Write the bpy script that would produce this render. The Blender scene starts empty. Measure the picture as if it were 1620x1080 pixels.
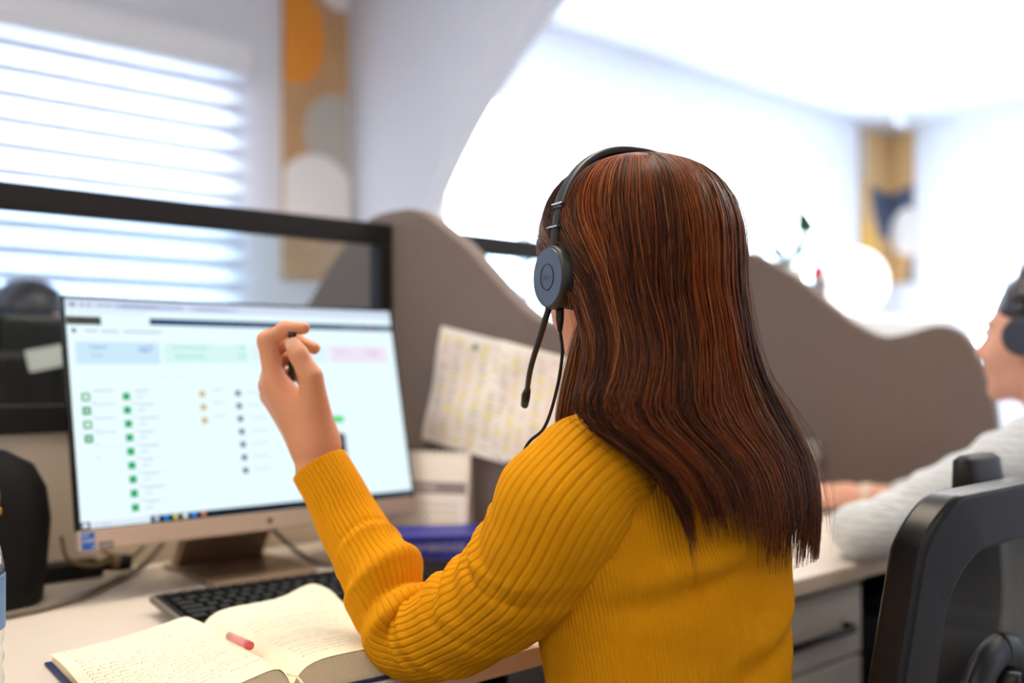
import bpy, bmesh, math, random
import numpy as np
from mathutils import Vector, Matrix

rng = np.random.default_rng(7)
random.seed(7)
scene = bpy.context.scene
COL = scene.collection

# ------------------------------------------------------------------ camera, sky, exposure
CAM_H = 1.075
cam_d = bpy.data.cameras.new('camera')
cam = bpy.data.objects.new('camera', cam_d)
COL.objects.link(cam)
cam.location = (0, 0, CAM_H)
cam.rotation_euler = (math.radians(90), 0, math.radians(-41.3))
cam_d.sensor_width = 36
cam_d.lens = 35
cam_d.shift_y = 38 / 1620
cam_d.clip_start = 0.05
cam_d.dof.use_dof = True
cam_d.dof.focus_distance = 0.99
cam_d.dof.aperture_fstop = 1.9
scene.camera = cam

world = bpy.data.worlds.new('sky')
scene.world = world
world.use_nodes = True
bg = world.node_tree.nodes['Background']
bg.inputs[0].default_value = (0.78, 0.89, 1.0, 1)
SKY = 12.5
bg.inputs[1].default_value = SKY

scene.view_settings.view_transform = 'Standard'
scene.view_settings.look = 'None'
scene.view_settings.exposure = 0.17
scene.view_settings.gamma = 1.0
scene.view_settings.use_curve_mapping = False
scene.cycles.use_denoising = True
scene.cycles.max_bounces = 10
scene.cycles.diffuse_bounces = 5
scene.cycles.glossy_bounces = 4
scene.cycles.transparent_max_bounces = 16
scene.cycles.caustics_reflective = False
scene.cycles.caustics_refractive = False
scene.cycles.sample_clamp_indirect = 8

LAMP_AISLE = 7.5      # ceiling panels over the aisle
LAMP_NEAR = 14.5      # ceiling panels above the desks
FILL_FAR = 14.0       # added, unseen fill panels that brighten the room beyond the arch
LAMP_COL = (1.0, 0.86, 0.68)
FILL_COL_FAR = (1.0, 0.93, 0.84)

def portal(loc, rot, sx, sy):
    d = bpy.data.lights.new('daylight_portal', 'AREA')
    d.shape = 'RECTANGLE'; d.size = sx; d.size_y = sy
    d.cycles.is_portal = True
    o = bpy.data.objects.new('daylight_portal', d)
    o.location = loc; o.rotation_euler = rot
    COL.objects.link(o)

# ------------------------------------------------------------------ helpers
def lin(c):
    out = []
    for v in c[:3]:
        v = v / 255.0
        out.append(v / 12.92 if v <= 0.04045 else ((v + 0.055) / 1.055) ** 2.4)
    return (*out, 1.0)

MATS = {}
def mat(name, rgb, rough=0.5, metal=0.0, var=0.0, scale=20.0, bump=0.0, bscale=200.0, spec=0.5, sheen=0.0, coat=0.0,
        emit=None, strength=0.0, sss=0.0, trans=0.0, attr=None):
    if name in MATS: return MATS[name]
    m = bpy.data.materials.new(name); m.use_nodes = True
    nt = m.node_tree; b = nt.nodes['Principled BSDF']
    b.inputs['Base Color'].default_value = lin(rgb)
    b.inputs['Roughness'].default_value = rough
    b.inputs['Metallic'].default_value = metal
    b.inputs['Specular IOR Level'].default_value = spec
    if sheen: b.inputs['Sheen Weight'].default_value = sheen
    if coat: b.inputs['Coat Weight'].default_value = coat
    if sss:
        b.inputs['Subsurface Weight'].default_value = sss
        b.inputs['Subsurface Radius'].default_value = (0.012, 0.005, 0.003)
        b.inputs['Subsurface Scale'].default_value = 0.6
    if trans: b.inputs['Transmission Weight'].default_value = trans
    if emit is not None:
        b.inputs['Emission Color'].default_value = lin(emit)
        b.inputs['Emission Strength'].default_value = strength
    tc = nt.nodes.new('ShaderNodeTexCoord')
    if attr:
        at = nt.nodes.new('ShaderNodeAttribute'); at.attribute_name = attr
        nt.links.new(at.outputs['Color'], b.inputs['Base Color'])
    elif var > 0:
        nz = nt.nodes.new('ShaderNodeTexNoise'); nz.inputs['Scale'].default_value = scale; nz.inputs['Detail'].default_value = 4
        nt.links.new(tc.outputs['Object'], nz.inputs['Vector'])
        mx = nt.nodes.new('ShaderNodeMix'); mx.data_type = 'RGBA'
        c = lin(rgb)
        mx.inputs['A'].default_value = tuple(min(1, v * (1 - var)) for v in c[:3]) + (1,)
        mx.inputs['B'].default_value = tuple(min(1, v * (1 + var)) for v in c[:3]) + (1,)
        nt.links.new(nz.outputs['Fac'], mx.inputs['Factor'])
        nt.links.new(mx.outputs['Result'], b.inputs['Base Color'])
    if bump > 0:
        n2 = nt.nodes.new('ShaderNodeTexNoise'); n2.inputs['Scale'].default_value = bscale; n2.inputs['Detail'].default_value = 3
        nt.links.new(tc.outputs['Object'], n2.inputs['Vector'])
        bp = nt.nodes.new('ShaderNodeBump'); bp.inputs['Strength'].default_value = bump; bp.inputs['Distance'].default_value = 0.002
        nt.links.new(n2.outputs['Fac'], bp.inputs['Height'])
        nt.links.new(bp.outputs['Normal'], b.inputs['Normal'])
    MATS[name] = m
    return m

def glass_mat(name, tint=(245, 250, 255), gloss=0.06):
    if name in MATS: return MATS[name]
    m = bpy.data.materials.new(name); m.use_nodes = True
    nt = m.node_tree; nt.nodes.clear()
    out = nt.nodes.new('ShaderNodeOutputMaterial')
    tr = nt.nodes.new('ShaderNodeBsdfTransparent'); tr.inputs[0].default_value = lin(tint)
    gl = nt.nodes.new('ShaderNodeBsdfGlossy'); gl.inputs['Roughness'].default_value = 0.02
    mx = nt.nodes.new('ShaderNodeMixShader'); mx.inputs[0].default_value = gloss
    nt.links.new(tr.outputs[0], mx.inputs[1]); nt.links.new(gl.outputs[0], mx.inputs[2]); nt.links.new(mx.outputs[0], out.inputs[0])
    MATS[name] = m
    return m

def cloth_translucent(name, rgb, trl=0.5, transp=0.0):
    if name in MATS: return MATS[name]
    m = bpy.data.materials.new(name); m.use_nodes = True
    nt = m.node_tree; nt.nodes.clear()
    out = nt.nodes.new('ShaderNodeOutputMaterial')
    df = nt.nodes.new('ShaderNodeBsdfDiffuse'); df.inputs[0].default_value = lin(rgb)
    tl = nt.nodes.new('ShaderNodeBsdfTranslucent'); tl.inputs[0].default_value = lin(rgb)
    mx = nt.nodes.new('ShaderNodeMixShader'); mx.inputs[0].default_value = trl
    nt.links.new(df.outputs[0], mx.inputs[1]); nt.links.new(tl.outputs[0], mx.inputs[2])
    last = mx
    if transp > 0:
        tp = nt.nodes.new('ShaderNodeBsdfTransparent')
        m2 = nt.nodes.new('ShaderNodeMixShader'); m2.inputs[0].default_value = transp
        nt.links.new(mx.outputs[0], m2.inputs[1]); nt.links.new(tp.outputs[0], m2.inputs[2]); last = m2
    nt.links.new(last.outputs[0], out.inputs[0])
    MATS[name] = m
    return m

def emis(name, rgb, strength=1.0):
    if name in MATS: return MATS[name]
    m = bpy.data.materials.new(name); m.use_nodes = True
    nt = m.node_tree; nt.nodes.clear()
    out = nt.nodes.new('ShaderNodeOutputMaterial'); e = nt.nodes.new('ShaderNodeEmission')
    e.inputs[0].default_value = lin(rgb) if max(rgb) > 1.0 else (*rgb, 1)
    e.inputs[1].default_value = strength
    nt.links.new(e.outputs[0], out.inputs[0])
    MATS[name] = m
    return m

WLOC = {}
def wl(o): return WLOC.get(o.name, Vector((0, 0, 0)))

def tag(o, label=None, cat=None, group=None, kind=None):
    if label: o['label'] = label
    if cat: o['category'] = cat
    if group: o['group'] = group
    if kind: o['kind'] = kind
    return o

def thing(name, label, cat, loc, group=None):
    o = bpy.data.objects.new(name, None)
    o.empty_display_size = 0.05
    o.location = loc; COL.objects.link(o)
    WLOC[o.name] = Vector(loc)
    return tag(o, label, cat, group)

def link_mesh(name, me, m, parent, c):
    o = bpy.data.objects.new(name, me); COL.objects.link(o)
    if m is not None and not me.materials: me.materials.append(m)
    WLOC[o.name] = Vector(c)
    if parent is not None:
        o.parent = parent; o.location = Vector(c) - wl(parent)
    else:
        o.location = c
    return o

def obj(name, geo, m, parent=None, smooth=False, origin=None, mats=None, midx=None):
    """geo = (verts Nx3 world, faces list/array)"""
    V, F = geo
    V = np.asarray(V, dtype=np.float64)
    lo, hi = V.min(0), V.max(0)
    c = np.array(origin) if origin is not None else np.array([(lo[0] + hi[0]) / 2, (lo[1] + hi[1]) / 2, (lo[2] if parent is None else (lo[2] + hi[2]) / 2)])
    me = bpy.data.meshes.new(name)
    Vl = V - c
    if isinstance(F, np.ndarray) and F.ndim == 2:
        nF, k = F.shape
        me.vertices.add(len(Vl)); me.vertices.foreach_set('co', Vl.astype(np.float32).ravel())
        me.loops.add(nF * k); me.loops.foreach_set('vertex_index', F.astype(np.int32).ravel())
        me.polygons.add(nF); me.polygons.foreach_set('loop_start', np.arange(0, nF * k, k, dtype=np.int32))
        try: me.polygons.foreach_set('loop_total', np.full(nF, k, dtype=np.int32))
        except Exception: pass
        me.update(calc_edges=True); me.validate()
    else:
        me.from_pydata([tuple(v) for v in Vl], [], [tuple(int(i) for i in f) for f in F]); me.update()
    if smooth:
        me.polygons.foreach_set('use_smooth', np.ones(len(me.polygons), dtype=bool))
    if mats:
        for mm in mats: me.materials.append(mm)
        if midx is not None: me.polygons.foreach_set('material_index', np.asarray(midx, dtype=np.int32))
    return link_mesh(name, me, m, parent, c)

def join(*gs):
    Vs, Fs, n = [], [], 0
    for V, F in gs:
        V = np.asarray(V, float); Vs.append(V)
        Fs += [tuple(int(i) + n for i in f) for f in F]; n += len(V)
    return np.vstack(Vs), Fs

def xf(g, M):
    V = np.asarray(g[0], float); A = np.array(M)
    return V @ A[:3, :3].T + A[:3, 3], g[1]

def box(x0, x1, y0, y1, z0, z1, bev=0.0, seg=2):
    bm = bmesh.new()
    bmesh.ops.create_cube(bm, size=1)
    for v in bm.verts:
        v.co = Vector(((x0 + x1) / 2 + v.co.x * (x1 - x0), (y0 + y1) / 2 + v.co.y * (y1 - y0), (z0 + z1) / 2 + v.co.z * (z1 - z0)))
    if bev > 0:
        bmesh.ops.bevel(bm, geom=list(bm.edges), offset=bev, segments=seg, affect='EDGES', profile=0.5)
    bm.verts.ensure_lookup_table()
    g = (np.array([v.co[:] for v in bm.verts]), [[v.index for v in f.verts] for f in bm.faces])
    bm.free()
    return g

def prism(poly, axis, lo, hi, bev=0.0, seg=2):
    """extrude a 2D polygon along axis ('x': poly=(y,z), 'y': (x,z), 'z': (x,y))"""
    bm = bmesh.new()
    def p3(a, b, t):
        return {'x': (t, a, b), 'y': (a, t, b), 'z': (a, b, t)}[axis]
    vs = [bm.verts.new(p3(a, b, lo)) for a, b in poly]
    f = bm.faces.new(vs)
    r = bmesh.ops.extrude_face_region(bm, geom=[f])
    d = {'x': (hi - lo, 0, 0), 'y': (0, hi - lo, 0), 'z': (0, 0, hi - lo)}[axis]
    bmesh.ops.translate(bm, verts=[e for e in r['geom'] if isinstance(e, bmesh.types.BMVert)], vec=d)
    bmesh.ops.recalc_face_normals(bm, faces=bm.faces)
    if bev > 0:
        ed = [e for e in bm.edges if abs((e.verts[0].co - e.verts[1].co).normalized().dot(Vector(d).normalized())) < 0.5]
        bmesh.ops.bevel(bm, geom=ed, offset=bev, segments=seg, affect='EDGES', profile=0.5)
    bm.verts.ensure_lookup_table(); bm.verts.index_update()
    g = (np.array([v.co[:] for v in bm.verts]), [[v.index for v in f.verts] for f in bm.faces])
    bm.free()
    return g

def smooth_path(P, n):
    """Catmull-Rom resample"""
    P = np.asarray(P, float)
    Q = np.vstack([2 * P[0] - P[1], P, 2 * P[-1] - P[-2]])
    seg = len(P) - 1
    out = []
    for t in np.linspace(0, seg - 1e-9, n):
        i = int(t); u = t - i
        a, b, c, d = Q[i], Q[i + 1], Q[i + 2], Q[i + 3]
        out.append(0.5 * ((2 * b) + (-a + c) * u + (2 * a - 5 * b + 4 * c - d) * u * u + (-a + 3 * b - 3 * c + d) * u ** 3))
    return np.array(out)

def frames(P, up=None):
    T = np.gradient(P, axis=0); T /= np.linalg.norm(T, axis=1)[:, None] + 1e-12
    a = np.array(up if up is not None else (0, 0, 1.0))
    if abs(np.dot(a, T[0])) > 0.95: a = np.array((1.0, 0, 0))
    N = [a - np.dot(a, T[0]) * T[0]]; N[0] /= np.linalg.norm(N[0])
    for i in range(1, len(P)):
        v = N[-1] - np.dot(N[-1], T[i]) * T[i]
        N.append(v / (np.linalg.norm(v) + 1e-12))
    N = np.array(N); B = np.cross(T, N)
    return T, N, B

def tube(P, r, k=10, caps=True, n=None, up=None, flat=1.0):
    P = np.asarray(P, float)
    if n: 
        rr = np.interp(np.linspace(0, 1, n), np.linspace(0, 1, len(r)), r) if np.ndim(r) else r
        P = smooth_path(P, n); r = rr
    T, N, B = frames(P, up)
    r = np.full(len(P), r) if np.ndim(r) == 0 else np.asarray(r)
    th = np.linspace(0, 2 * math.pi, k, endpoint=False)
    V = (P[:, None, :] + r[:, None, None] * (np.cos(th)[None, :, None] * N[:, None, :] + flat * np.sin(th)[None, :, None] * B[:, None, :])).reshape(-1, 3)
    F = []
    for i in range(len(P) - 1):
        for j in range(k):
            F.append((i * k + j, i * k + (j + 1) % k, (i + 1) * k + (j + 1) % k, (i + 1) * k + j))
    if caps:
        F.append(tuple(reversed(range(k)))); F.append(tuple(range((len(P) - 1) * k, len(P) * k)))
    return V, F

def lathe(prof, c=(0, 0, 0), k=24, axis=None):
    """prof = [(r,z)...]; revolve round z then orient to axis matrix"""
    V, F = [], []
    th = np.linspace(0, 2 * math.pi, k, endpoint=False)
    for r, z in prof:
        for t in th: V.append((r * math.cos(t), r * math.sin(t), z))
    for i in range(len(prof) - 1):
        for j in range(k):
            F.append((i * k + j, i * k + (j + 1) % k, (i + 1) * k + (j + 1) % k, (i + 1) * k + j))
    F.append(tuple(reversed(range(k)))); F.append(tuple(range((len(prof) - 1) * k, len(prof) * k)))
    V = np.array(V)
    if axis is not None: V = V @ np.array(axis)[:3, :3].T
    return V + np.array(c), F

def grid_faces(nr, nc, wrap=False):
    i = np.arange(nr - 1)[:, None]; j = np.arange(nc if wrap else nc - 1)[None, :]
    a = i * nc + j; b = i * nc + (j + 1) % nc
    return np.stack([a, b, b + nc, a + nc], -1).reshape(-1, 4)

def text_geo(body, size, extrude=0.0):
    cu = bpy.data.curves.new('t', 'FONT'); cu.body = body; cu.size = size; cu.extrude = extrude
    cu.align_x = 'CENTER'; cu.align_y = 'CENTER'
    o = bpy.data.objects.new('t', cu); COL.objects.link(o)
    dg = bpy.context.evaluated_depsgraph_get()
    me = bpy.data.meshes.new_from_object(o.evaluated_get(dg))
    V = np.array([v.co[:] for v in me.vertices]).reshape(-1, 3)
    F = [tuple(p.vertices) for p in me.polygons]
    bpy.data.objects.remove(o); bpy.data.curves.remove(cu); bpy.data.meshes.remove(me)
    return V, F

def basis(o, x, y, z=None):
    x = Vector(x).normalized(); y = Vector(y); y = (y - x * x.dot(y)).normalized()
    z = x.cross(y)
    M = Matrix.Identity(4)
    for i in range(3):
        M[i][0], M[i][1], M[i][2], M[i][3] = x[i], y[i], z[i], o[i]
    return M

# ---- implicit surfaces for people: prims -> one continuous mesh
def cap(a, b, ra, rb=None, k=0.012): return ('c', np.array(a, float), np.array(b, float), ra, ra if rb is None else rb, k)
def ell(c, r, k=0.012, R=None): return ('e', np.array(c, float), np.array(r, float), np.eye(3) if R is None else np.array(R), 0, k)
def cut(c, r, k=0.006): return ('x', np.array(c, float), r, 0, 0, k)
def prim_xf(ps, M):
    A = np.array(M); R = A[:3, :3]; t = A[:3, 3]; out = []
    for p in ps:
        if p[0] == 'c': out.append(('c', R @ p[1] + t, R @ p[2] + t, p[3], p[4], p[5]))
        elif p[0] == 'e': out.append(('e', R @ p[1] + t, p[2], R @ p[3], 0, p[5]))
        else: out.append(('x', R @ p[1] + t, p[2], 0, 0, p[5]))
    return out
def sdf(P, prims):
    d = np.full(len(P), 1e3)
    for p in prims:
        if p[0] == 'c':
            ba = p[2] - p[1]; pa = P - p[1]
            h = np.clip(pa @ ba / max(ba @ ba, 1e-12), 0, 1)
            e = np.linalg.norm(pa - h[:, None] * ba, axis=1) - (p[3] + (p[4] - p[3]) * h)
        elif p[0] == 'e':
            q = (P - p[1]) @ p[3]
            k0 = np.linalg.norm(q / p[2], axis=1); k1 = np.linalg.norm(q / (p[2] ** 2), axis=1)
            e = k0 * (k0 - 1) / np.maximum(k1, 1e-9)
        else:
            e = p[2] - np.linalg.norm(P - p[1], axis=1)
            k = p[5]; h = np.clip(0.5 - 0.5 * (d - e) / k, 0, 1)
            d = d + (e - d) * h + k * h * (1 - h)
            continue
        k = p[5]; h = np.clip(0.5 + 0.5 * (d - e) / k, 0, 1)
        d = d + (e - d) * h - k * h * (1 - h)
    return d
def prim_bound(p):
    if p[0] == 'c': return (p[1] + p[2]) / 2, np.linalg.norm(p[2] - p[1]) / 2 + max(p[3], p[4])
    if p[0] == 'e': return p[1], p[2].max()
    return p[1], p[2]
def sdf_mesh(prims, res, B=12):
    bl = [prim_bound(p) for p in prims]
    C = np.array([b[0] for b in bl]); Rr = np.array([b[1] for b in bl])
    lo = (C - Rr[:, None]).min(0) - 0.02; hi = (C + Rr[:, None]).max(0) + 0.02
    bs = B * res
    nb = np.ceil((hi - lo) / bs).astype(int)
    ii = np.stack(np.meshgrid(*[np.arange(n) for n in nb], indexing='ij'), -1).reshape(-1, 3)
    cen = lo + (ii + 0.5) * bs
    act = ii[np.abs(sdf(cen, prims)) < bs * 1.15 + 0.01]
    N = nb * B + 3
    g = np.arange(-1, B + 1)
    G = np.stack(np.meshgrid(g, g, g, indexing='ij'), -1)
    cells, cpos, quads = [], [], []
    key = lambda I: (I[..., 0] + 1) * (N[1] * N[2]) + (I[..., 1] + 1) * N[2] + I[..., 2] + 1
    for b in act:
        base = b * B
        I = G + base                       # lattice points -1..B
        P = lo + I * res
        mid = lo + (b + 0.5) * bs
        near = [p for p, c, r in zip(prims, C, Rr) if np.linalg.norm(c - mid) < r + bs * 1.1 + 0.03]
        if not near: continue
        D = sdf(P.reshape(-1, 3), near).reshape(B + 2, B + 2, B + 2)
        S = D < 0
        if S.all() or not S.any(): continue
        # cells with lower corner index 0..B-1 plus -1 row are shared; own those 0..B-1 -> local 1..B
        acc = np.zeros((B + 1, B + 1, B + 1, 3)); cnt = np.zeros((B + 1, B + 1, B + 1))
        for ax in range(3):
            o1, o2 = [(1, 2), (0, 2), (0, 1)][ax]
            for e1 in (0, 1):
                for e2 in (0, 1):
                    s0 = [slice(0, B + 1)] * 3; s1 = [slice(0, B + 1)] * 3
                    off = np.zeros(3)
                    for o_, e_ in ((o1, e1), (o2, e2)):
                        s0[o_] = slice(e_, B + 1 + e_); s1[o_] = slice(e_, B + 1 + e_); off[o_] = e_
                    s1[ax] = slice(1, B + 2)
                    a, c_ = D[tuple(s0)], D[tuple(s1)]
                    m = (a < 0) != (c_ < 0)
                    t = np.where(m, a / np.where(m, a - c_, 1), 0)
                    v = np.zeros(a.shape + (3,)); v[...] = off; v[..., ax] = t
                    acc += v * m[..., None]; cnt += m
        M = cnt > 0
        own = M.copy(); own[0] = False; own[:, 0] = False; own[:, :, 0] = False
        L = np.argwhere(own)
        gi = L - 1 + base
        cells.append(key(gi)); cpos.append(lo + (gi + acc[own] / cnt[own][:, None]) * res)
        # quads: lattice edges starting at owned lattice points (local 1..B) -> only 1..B with neighbour
        for ax in range(3):
            s0 = [slice(1, B + 1)] * 3; s1 = list(s0); s1[ax] = slice(2, B + 2)
            a = S[tuple(s0)]; c_ = S[tuple(s1)]
            E_ = np.argwhere(a != c_)
            if not len(E_): continue
            flip = a[tuple(E_.T)]
            e = E_ + base
            o1, o2 = [(1, 2), (2, 0), (0, 1)][ax]
            d1 = np.zeros(3, int); d1[o1] = 1; d2 = np.zeros(3, int); d2[o2] = 1
            q = np.stack([key(e - d1 - d2), key(e - d2), key(e), key(e - d1)], 1)
            q[~flip] = q[~flip][:, ::-1]
            quads.append(q)
    ck = np.concatenate(cells); cp = np.concatenate(cpos); q = np.concatenate(quads)
    o_ = np.argsort(ck); ck = ck[o_]; cp = cp[o_]
    idx = np.clip(np.searchsorted(ck, q), 0, len(ck) - 1)
    ok = (ck[idx] == q).all(1)
    return cp, idx[ok]

# ------------------------------------------------------------------ the room
VW, UE, HC = 3.60, 6.77, 2.76          # window wall, end wall, ceiling
UB, VB = -2.4, -2.4                    # walls behind the camera
M_wall = mat('wall_paint', (232, 233, 240), 0.85, var=0.02, scale=1.5, bump=0.05, bscale=300)
M_ceil = mat('ceiling_paint', (240, 240, 240), 0.9, var=0.01, scale=2)
M_white = mat('white_frame', (238, 238, 236), 0.4, var=0.015, scale=6)
M_floor = mat('floor_carpet', (105, 100, 100), 0.95, var=0.25, scale=150, bump=0.4, bscale=600)
def struct(name, geo, m, parent=None, smooth=False):
    o = obj(name, geo, m, parent, smooth)
    if parent is None: o['kind'] = 'structure'
    return o

struct('floor', box(UB - .15, UE + .15, VB - .15, VW + .15, -0.12, 0.0), M_floor)
struct('ceiling', box(UB - .15, UE + .15, VB - .15, VW + .15, HC, HC + 0.12), M_ceil)
WIN = {'window_1': (-1.3, 1.715, 0.95, 2.19), 'window_2': (2.75, 3.85, 0.95, 2.40), 'window_3': (4.36, 6.05, 0.95, 2.42)}
def wall_with_holes(lo, hi, holes, mk):
    """boxes around rectangular holes (a0,a1,h0,h1); mk(a0,a1,h0,h1) -> geo"""
    gs = []; a = lo
    for h in sorted(holes):
        if h[0] > a: gs.append(mk(a, h[0], 0, HC))
        gs.append(mk(h[0], h[1], 0, h[2])); gs.append(mk(h[0], h[1], h[3], HC)); a = h[1]
    gs.append(mk(a, hi, 0, HC))
    return join(*gs)
struct('wall_left', wall_with_holes(UB, UE + .15, list(WIN.values()), lambda a, b, c, d: box(a, b, VW, VW + .15, c, d)), M_wall)
EW = (0.3, 3.06, 0.9, 2.20)
struct('wall_far', wall_with_holes(VB, VW, [EW], lambda a, b, c, d: box(UE, UE + .15, a, b, c, d)), M_wall)
struct('wall_right', box(UB, UE + .15, VB - .15, VB, 0, HC), M_wall)
struct('wall_back', box(UB - .15, UB, VB, VW, 0, HC), M_wall)

# cross wall with the wide round arch
AC_V, AC_H, AR = 1.34, 0.445, 2.135
U0, U1 = 2.27, 2.35
vs, F = [], []
ang = np.linspace(-0.205, math.pi + 0.205, 73)
ang = np.sort(np.concatenate([ang, [math.atan2(HC - AC_H, VW - AC_V), math.atan2(HC - AC_H, VB - AC_V)]]))
arc = [(AC_V + AR * math.cos(t), AC_H + AR * math.sin(t)) for t in ang]
arc = [(min(max(v, VB + .02), VW - .02), max(h, 0.0)) for v, h in arc]
n = len(arc)
Va = []
for (v, h), t in zip(arc, ang):
    c, s_ = math.cos(t), math.sin(t)
    # project outwards to the surrounding rectangle VB..VW x 0..HC
    k = 1e9
    if c > 1e-6: k = min(k, (VW - AC_V) / c)
    if c < -1e-6: k = min(k, (VB - AC_V) / c)
    if s_ > 1e-6: k = min(k, (HC - AC_H) / s_)
    ov, oh = AC_V + c * k, max(AC_H + s_ * k, 0.0)
    for u in (U0, U1):
        Va.append((u, v, h)); Va.append((u, ov, oh))
Fa = []
for i in range(n - 1):
    a, b = i * 4, (i + 1) * 4
    Fa += [(a, a + 1, b + 1, b), (a + 2, b + 2, b + 3, a + 3), (a, b, b + 2, a + 2), (a + 1, a + 3, b + 3, b + 1)]
Fa += [(0, 2, 3, 1), ((n - 1) * 4, (n - 1) * 4 + 1, (n - 1) * 4 + 3, (n - 1) * 4 + 2)]
struct('wall_arch', (np.array(Va), Fa), M_wall)

# windows
M_pane = glass_mat('window_glass')
def window(name, a0, a1, h0, h1, axis, pos, mull):
    o = bpy.data.objects.new(name, None); COL.objects.link(o); o['kind'] = 'structure'
    loc = ((a0 + a1) / 2, pos, h0) if axis == 'V' else (pos, (a0 + a1) / 2, h0)
    o.location = loc; WLOC[o.name] = Vector(loc)
    def bb(x0, x1, z0, z1, d0, d1, bev=0.0):
        return box(x0, x1, pos + d0, pos + d1, z0, z1, bev) if axis == 'V' else box(pos + d0, pos + d1, x0, x1, z0, z1, bev)
    fw = .055
    for nm, g in (('frame_rail', bb(a0, a1, h0, h0 + fw, .03, .10, .004)), ('frame_rail', bb(a0, a1, h1 - fw, h1, .03, .10, .004)),
                  ('frame_stile', bb(a0, a0 + fw, h0 + fw, h1 - fw, .03, .10, .004)), ('frame_stile', bb(a1 - fw, a1, h0 + fw, h1 - fw, .03, .10, .004))):
        obj(nm, g, M_white, o)
    xs = [a0 + fw] + [a0 + (a1 - a0) * m for m in mull] + [a1 - fw]
    for m in xs[1:-1]:
        obj('mullion', bb(m - .03, m + .03, h0 + fw, h1 - fw, .035, .095, .004), M_white, o)
    for i in range(len(xs) - 1):
        obj('pane', bb(xs[i], xs[i + 1], h0 + fw, h1 - fw, .062, .066), M_pane, o)
    obj('sill', bb(a0 - .04, a1 + .04, h0 - .03, h0, -.03, .05, .005), M_white, o)
for k, (a0, a1, h0, h1) in WIN.items():
    window(k, a0, a1, h0, h1, 'V', VW, [0.33, 0.67] if k == 'window_1' else [0.5])
    portal(((a0 + a1) / 2, VW + .13, (h0 + h1) / 2), (-math.pi / 2, 0, 0), a1 - a0, h1 - h0)
window('window_4', EW[0], EW[1], EW[2], EW[3], 'U', UE, [0.33, 0.67])
portal((UE + .13, (EW[0] + EW[1]) / 2, (EW[2] + EW[3]) / 2), (0, math.pi / 2, 0), EW[3] - EW[2], EW[1] - EW[0])

# skirting
struct('baseboard_left', join(box(UB, U0, VW - .012, VW, 0, .08, .002), box(U1, UE, VW - .012, VW, 0, .08, .002)), M_white)
struct('baseboard_far', box(UE - .012, UE, VB, VW - .012, 0, .08, .002), M_white)

# ceiling lamps
M_alu = mat('lamp_alu', (215, 215, 212), 0.35, 0.6)
def ceiling_lamp(u, v, su, sv, strength, col, label, grp, mname):
    t = thing('ceiling_lamp', label, 'ceiling lamp', (u, v, HC - .05), grp)
    fr = join(box(u - su, u + su, v - sv, v - sv + .03, HC - .05, HC - .001, .003), box(u - su, u + su, v + sv - .03, v + sv, HC - .05, HC - .001, .003),
              box(u - su, u - su + .03, v - sv + .03, v + sv - .03, HC - .05, HC - .001, .003), box(u + su - .03, u + su, v - sv + .03, v + sv - .03, HC - .05, HC - .001, .003))
    obj('frame', fr, M_alu, t)
    obj('diffuser', box(u - su + .03, u + su - .03, v - sv + .03, v + sv - .03, HC - .04, HC - .005), emis(mname, col, strength), t)
for i, (u, v) in enumerate(((0.75, 1.30), (0.2, -1.5), (-1.1, 1.25), (-1.6, -1.5))):
    ceiling_lamp(u, v, .55, .30, LAMP_AISLE if v < 0 else LAMP_NEAR, LAMP_COL, 'flat ceiling lamp ' + ('above the monitor and open notebook', 'behind the person in yellow, over the aisle', 'left of the desk row, towards the window', 'in the corner of the room behind the camera')[i], 'ceiling lamps over the desks', 'lamp_glow_aisle' if v < 0 else 'lamp_glow_near')
for i, (u, v) in enumerate(((3.2, 2.2), (3.2, 0.6), (4.3, 1.9), (4.3, 0.2), (3.3, -1.2))):  # added out of view to blow out the far ceiling and walls
    ceiling_lamp(u, v, .55, .30, FILL_FAR, FILL_COL_FAR, 'added unseen ceiling fill panel past the arch ' + ('above the tall white cabinet', 'just past the arch, right of the cabinet', 'in the middle of the bright room', 'right of the middle of the bright room', 'along the right-hand wall')[i], 'added fill panels past the arch', 'fill_glow_far')

# ------------------------------------------------------------------ blinds and wall pictures
M_band = cloth_translucent('blind_fabric', (226, 228, 238), 0.22)
M_sheer = cloth_translucent('blind_sheer', (245, 246, 250), 0.42, 0.10)
M_cass = mat('blind_cassette', (242, 243, 246), 0.4, var=0.01, scale=5)
def zebra_blind(label, axis, pos, a0, a1, h_top, h_bot, band, gap, cas_h, grp=None):
    loc = ((a0 + a1) / 2, pos, h_bot) if axis == 'V' else (pos, (a0 + a1) / 2, h_bot)
    t = thing('roller_blind', label, 'blind', loc, grp)
    def bb(x0, x1, z0, z1, d0, d1, bev=0.0):
        return box(x0, x1, pos + d0, pos + d1, z0, z1, bev) if axis == 'V' else box(pos + d0, pos + d1, x0, x1, z0, z1, bev)
    cs = obj('cassette', bb(a0 - .02, a1 + .02, h_top - cas_h, h_top, -.10, 0, .012), M_cass, t, True)
    obj('cassette_lip', bb(a0 - .015, a1 + .015, h_top - cas_h - .022, h_top - cas_h, -.085, -.02, .004), M_cass, cs)
    obj('end_cap', bb(a1 + .02, a1 + .028, h_top - cas_h, h_top, -.10, 0, .003), M_white, cs)
    z = h_top - cas_h - .05; i = 0
    while z > h_bot + .05:
        obj('band', bb(a0, a1, z - band, z, -.052, -.049), M_band, t)
        z -= band + gap
    obj('sheer_cloth', bb(a0, a1, h_bot + .03, h_top - cas_h - .02, -.0405, -.0395), M_sheer, t)
    obj('bottom_bar', bb(a0, a1, h_bot, h_bot + .03, -.06, -.03, .006), M_cass, t)
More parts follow.
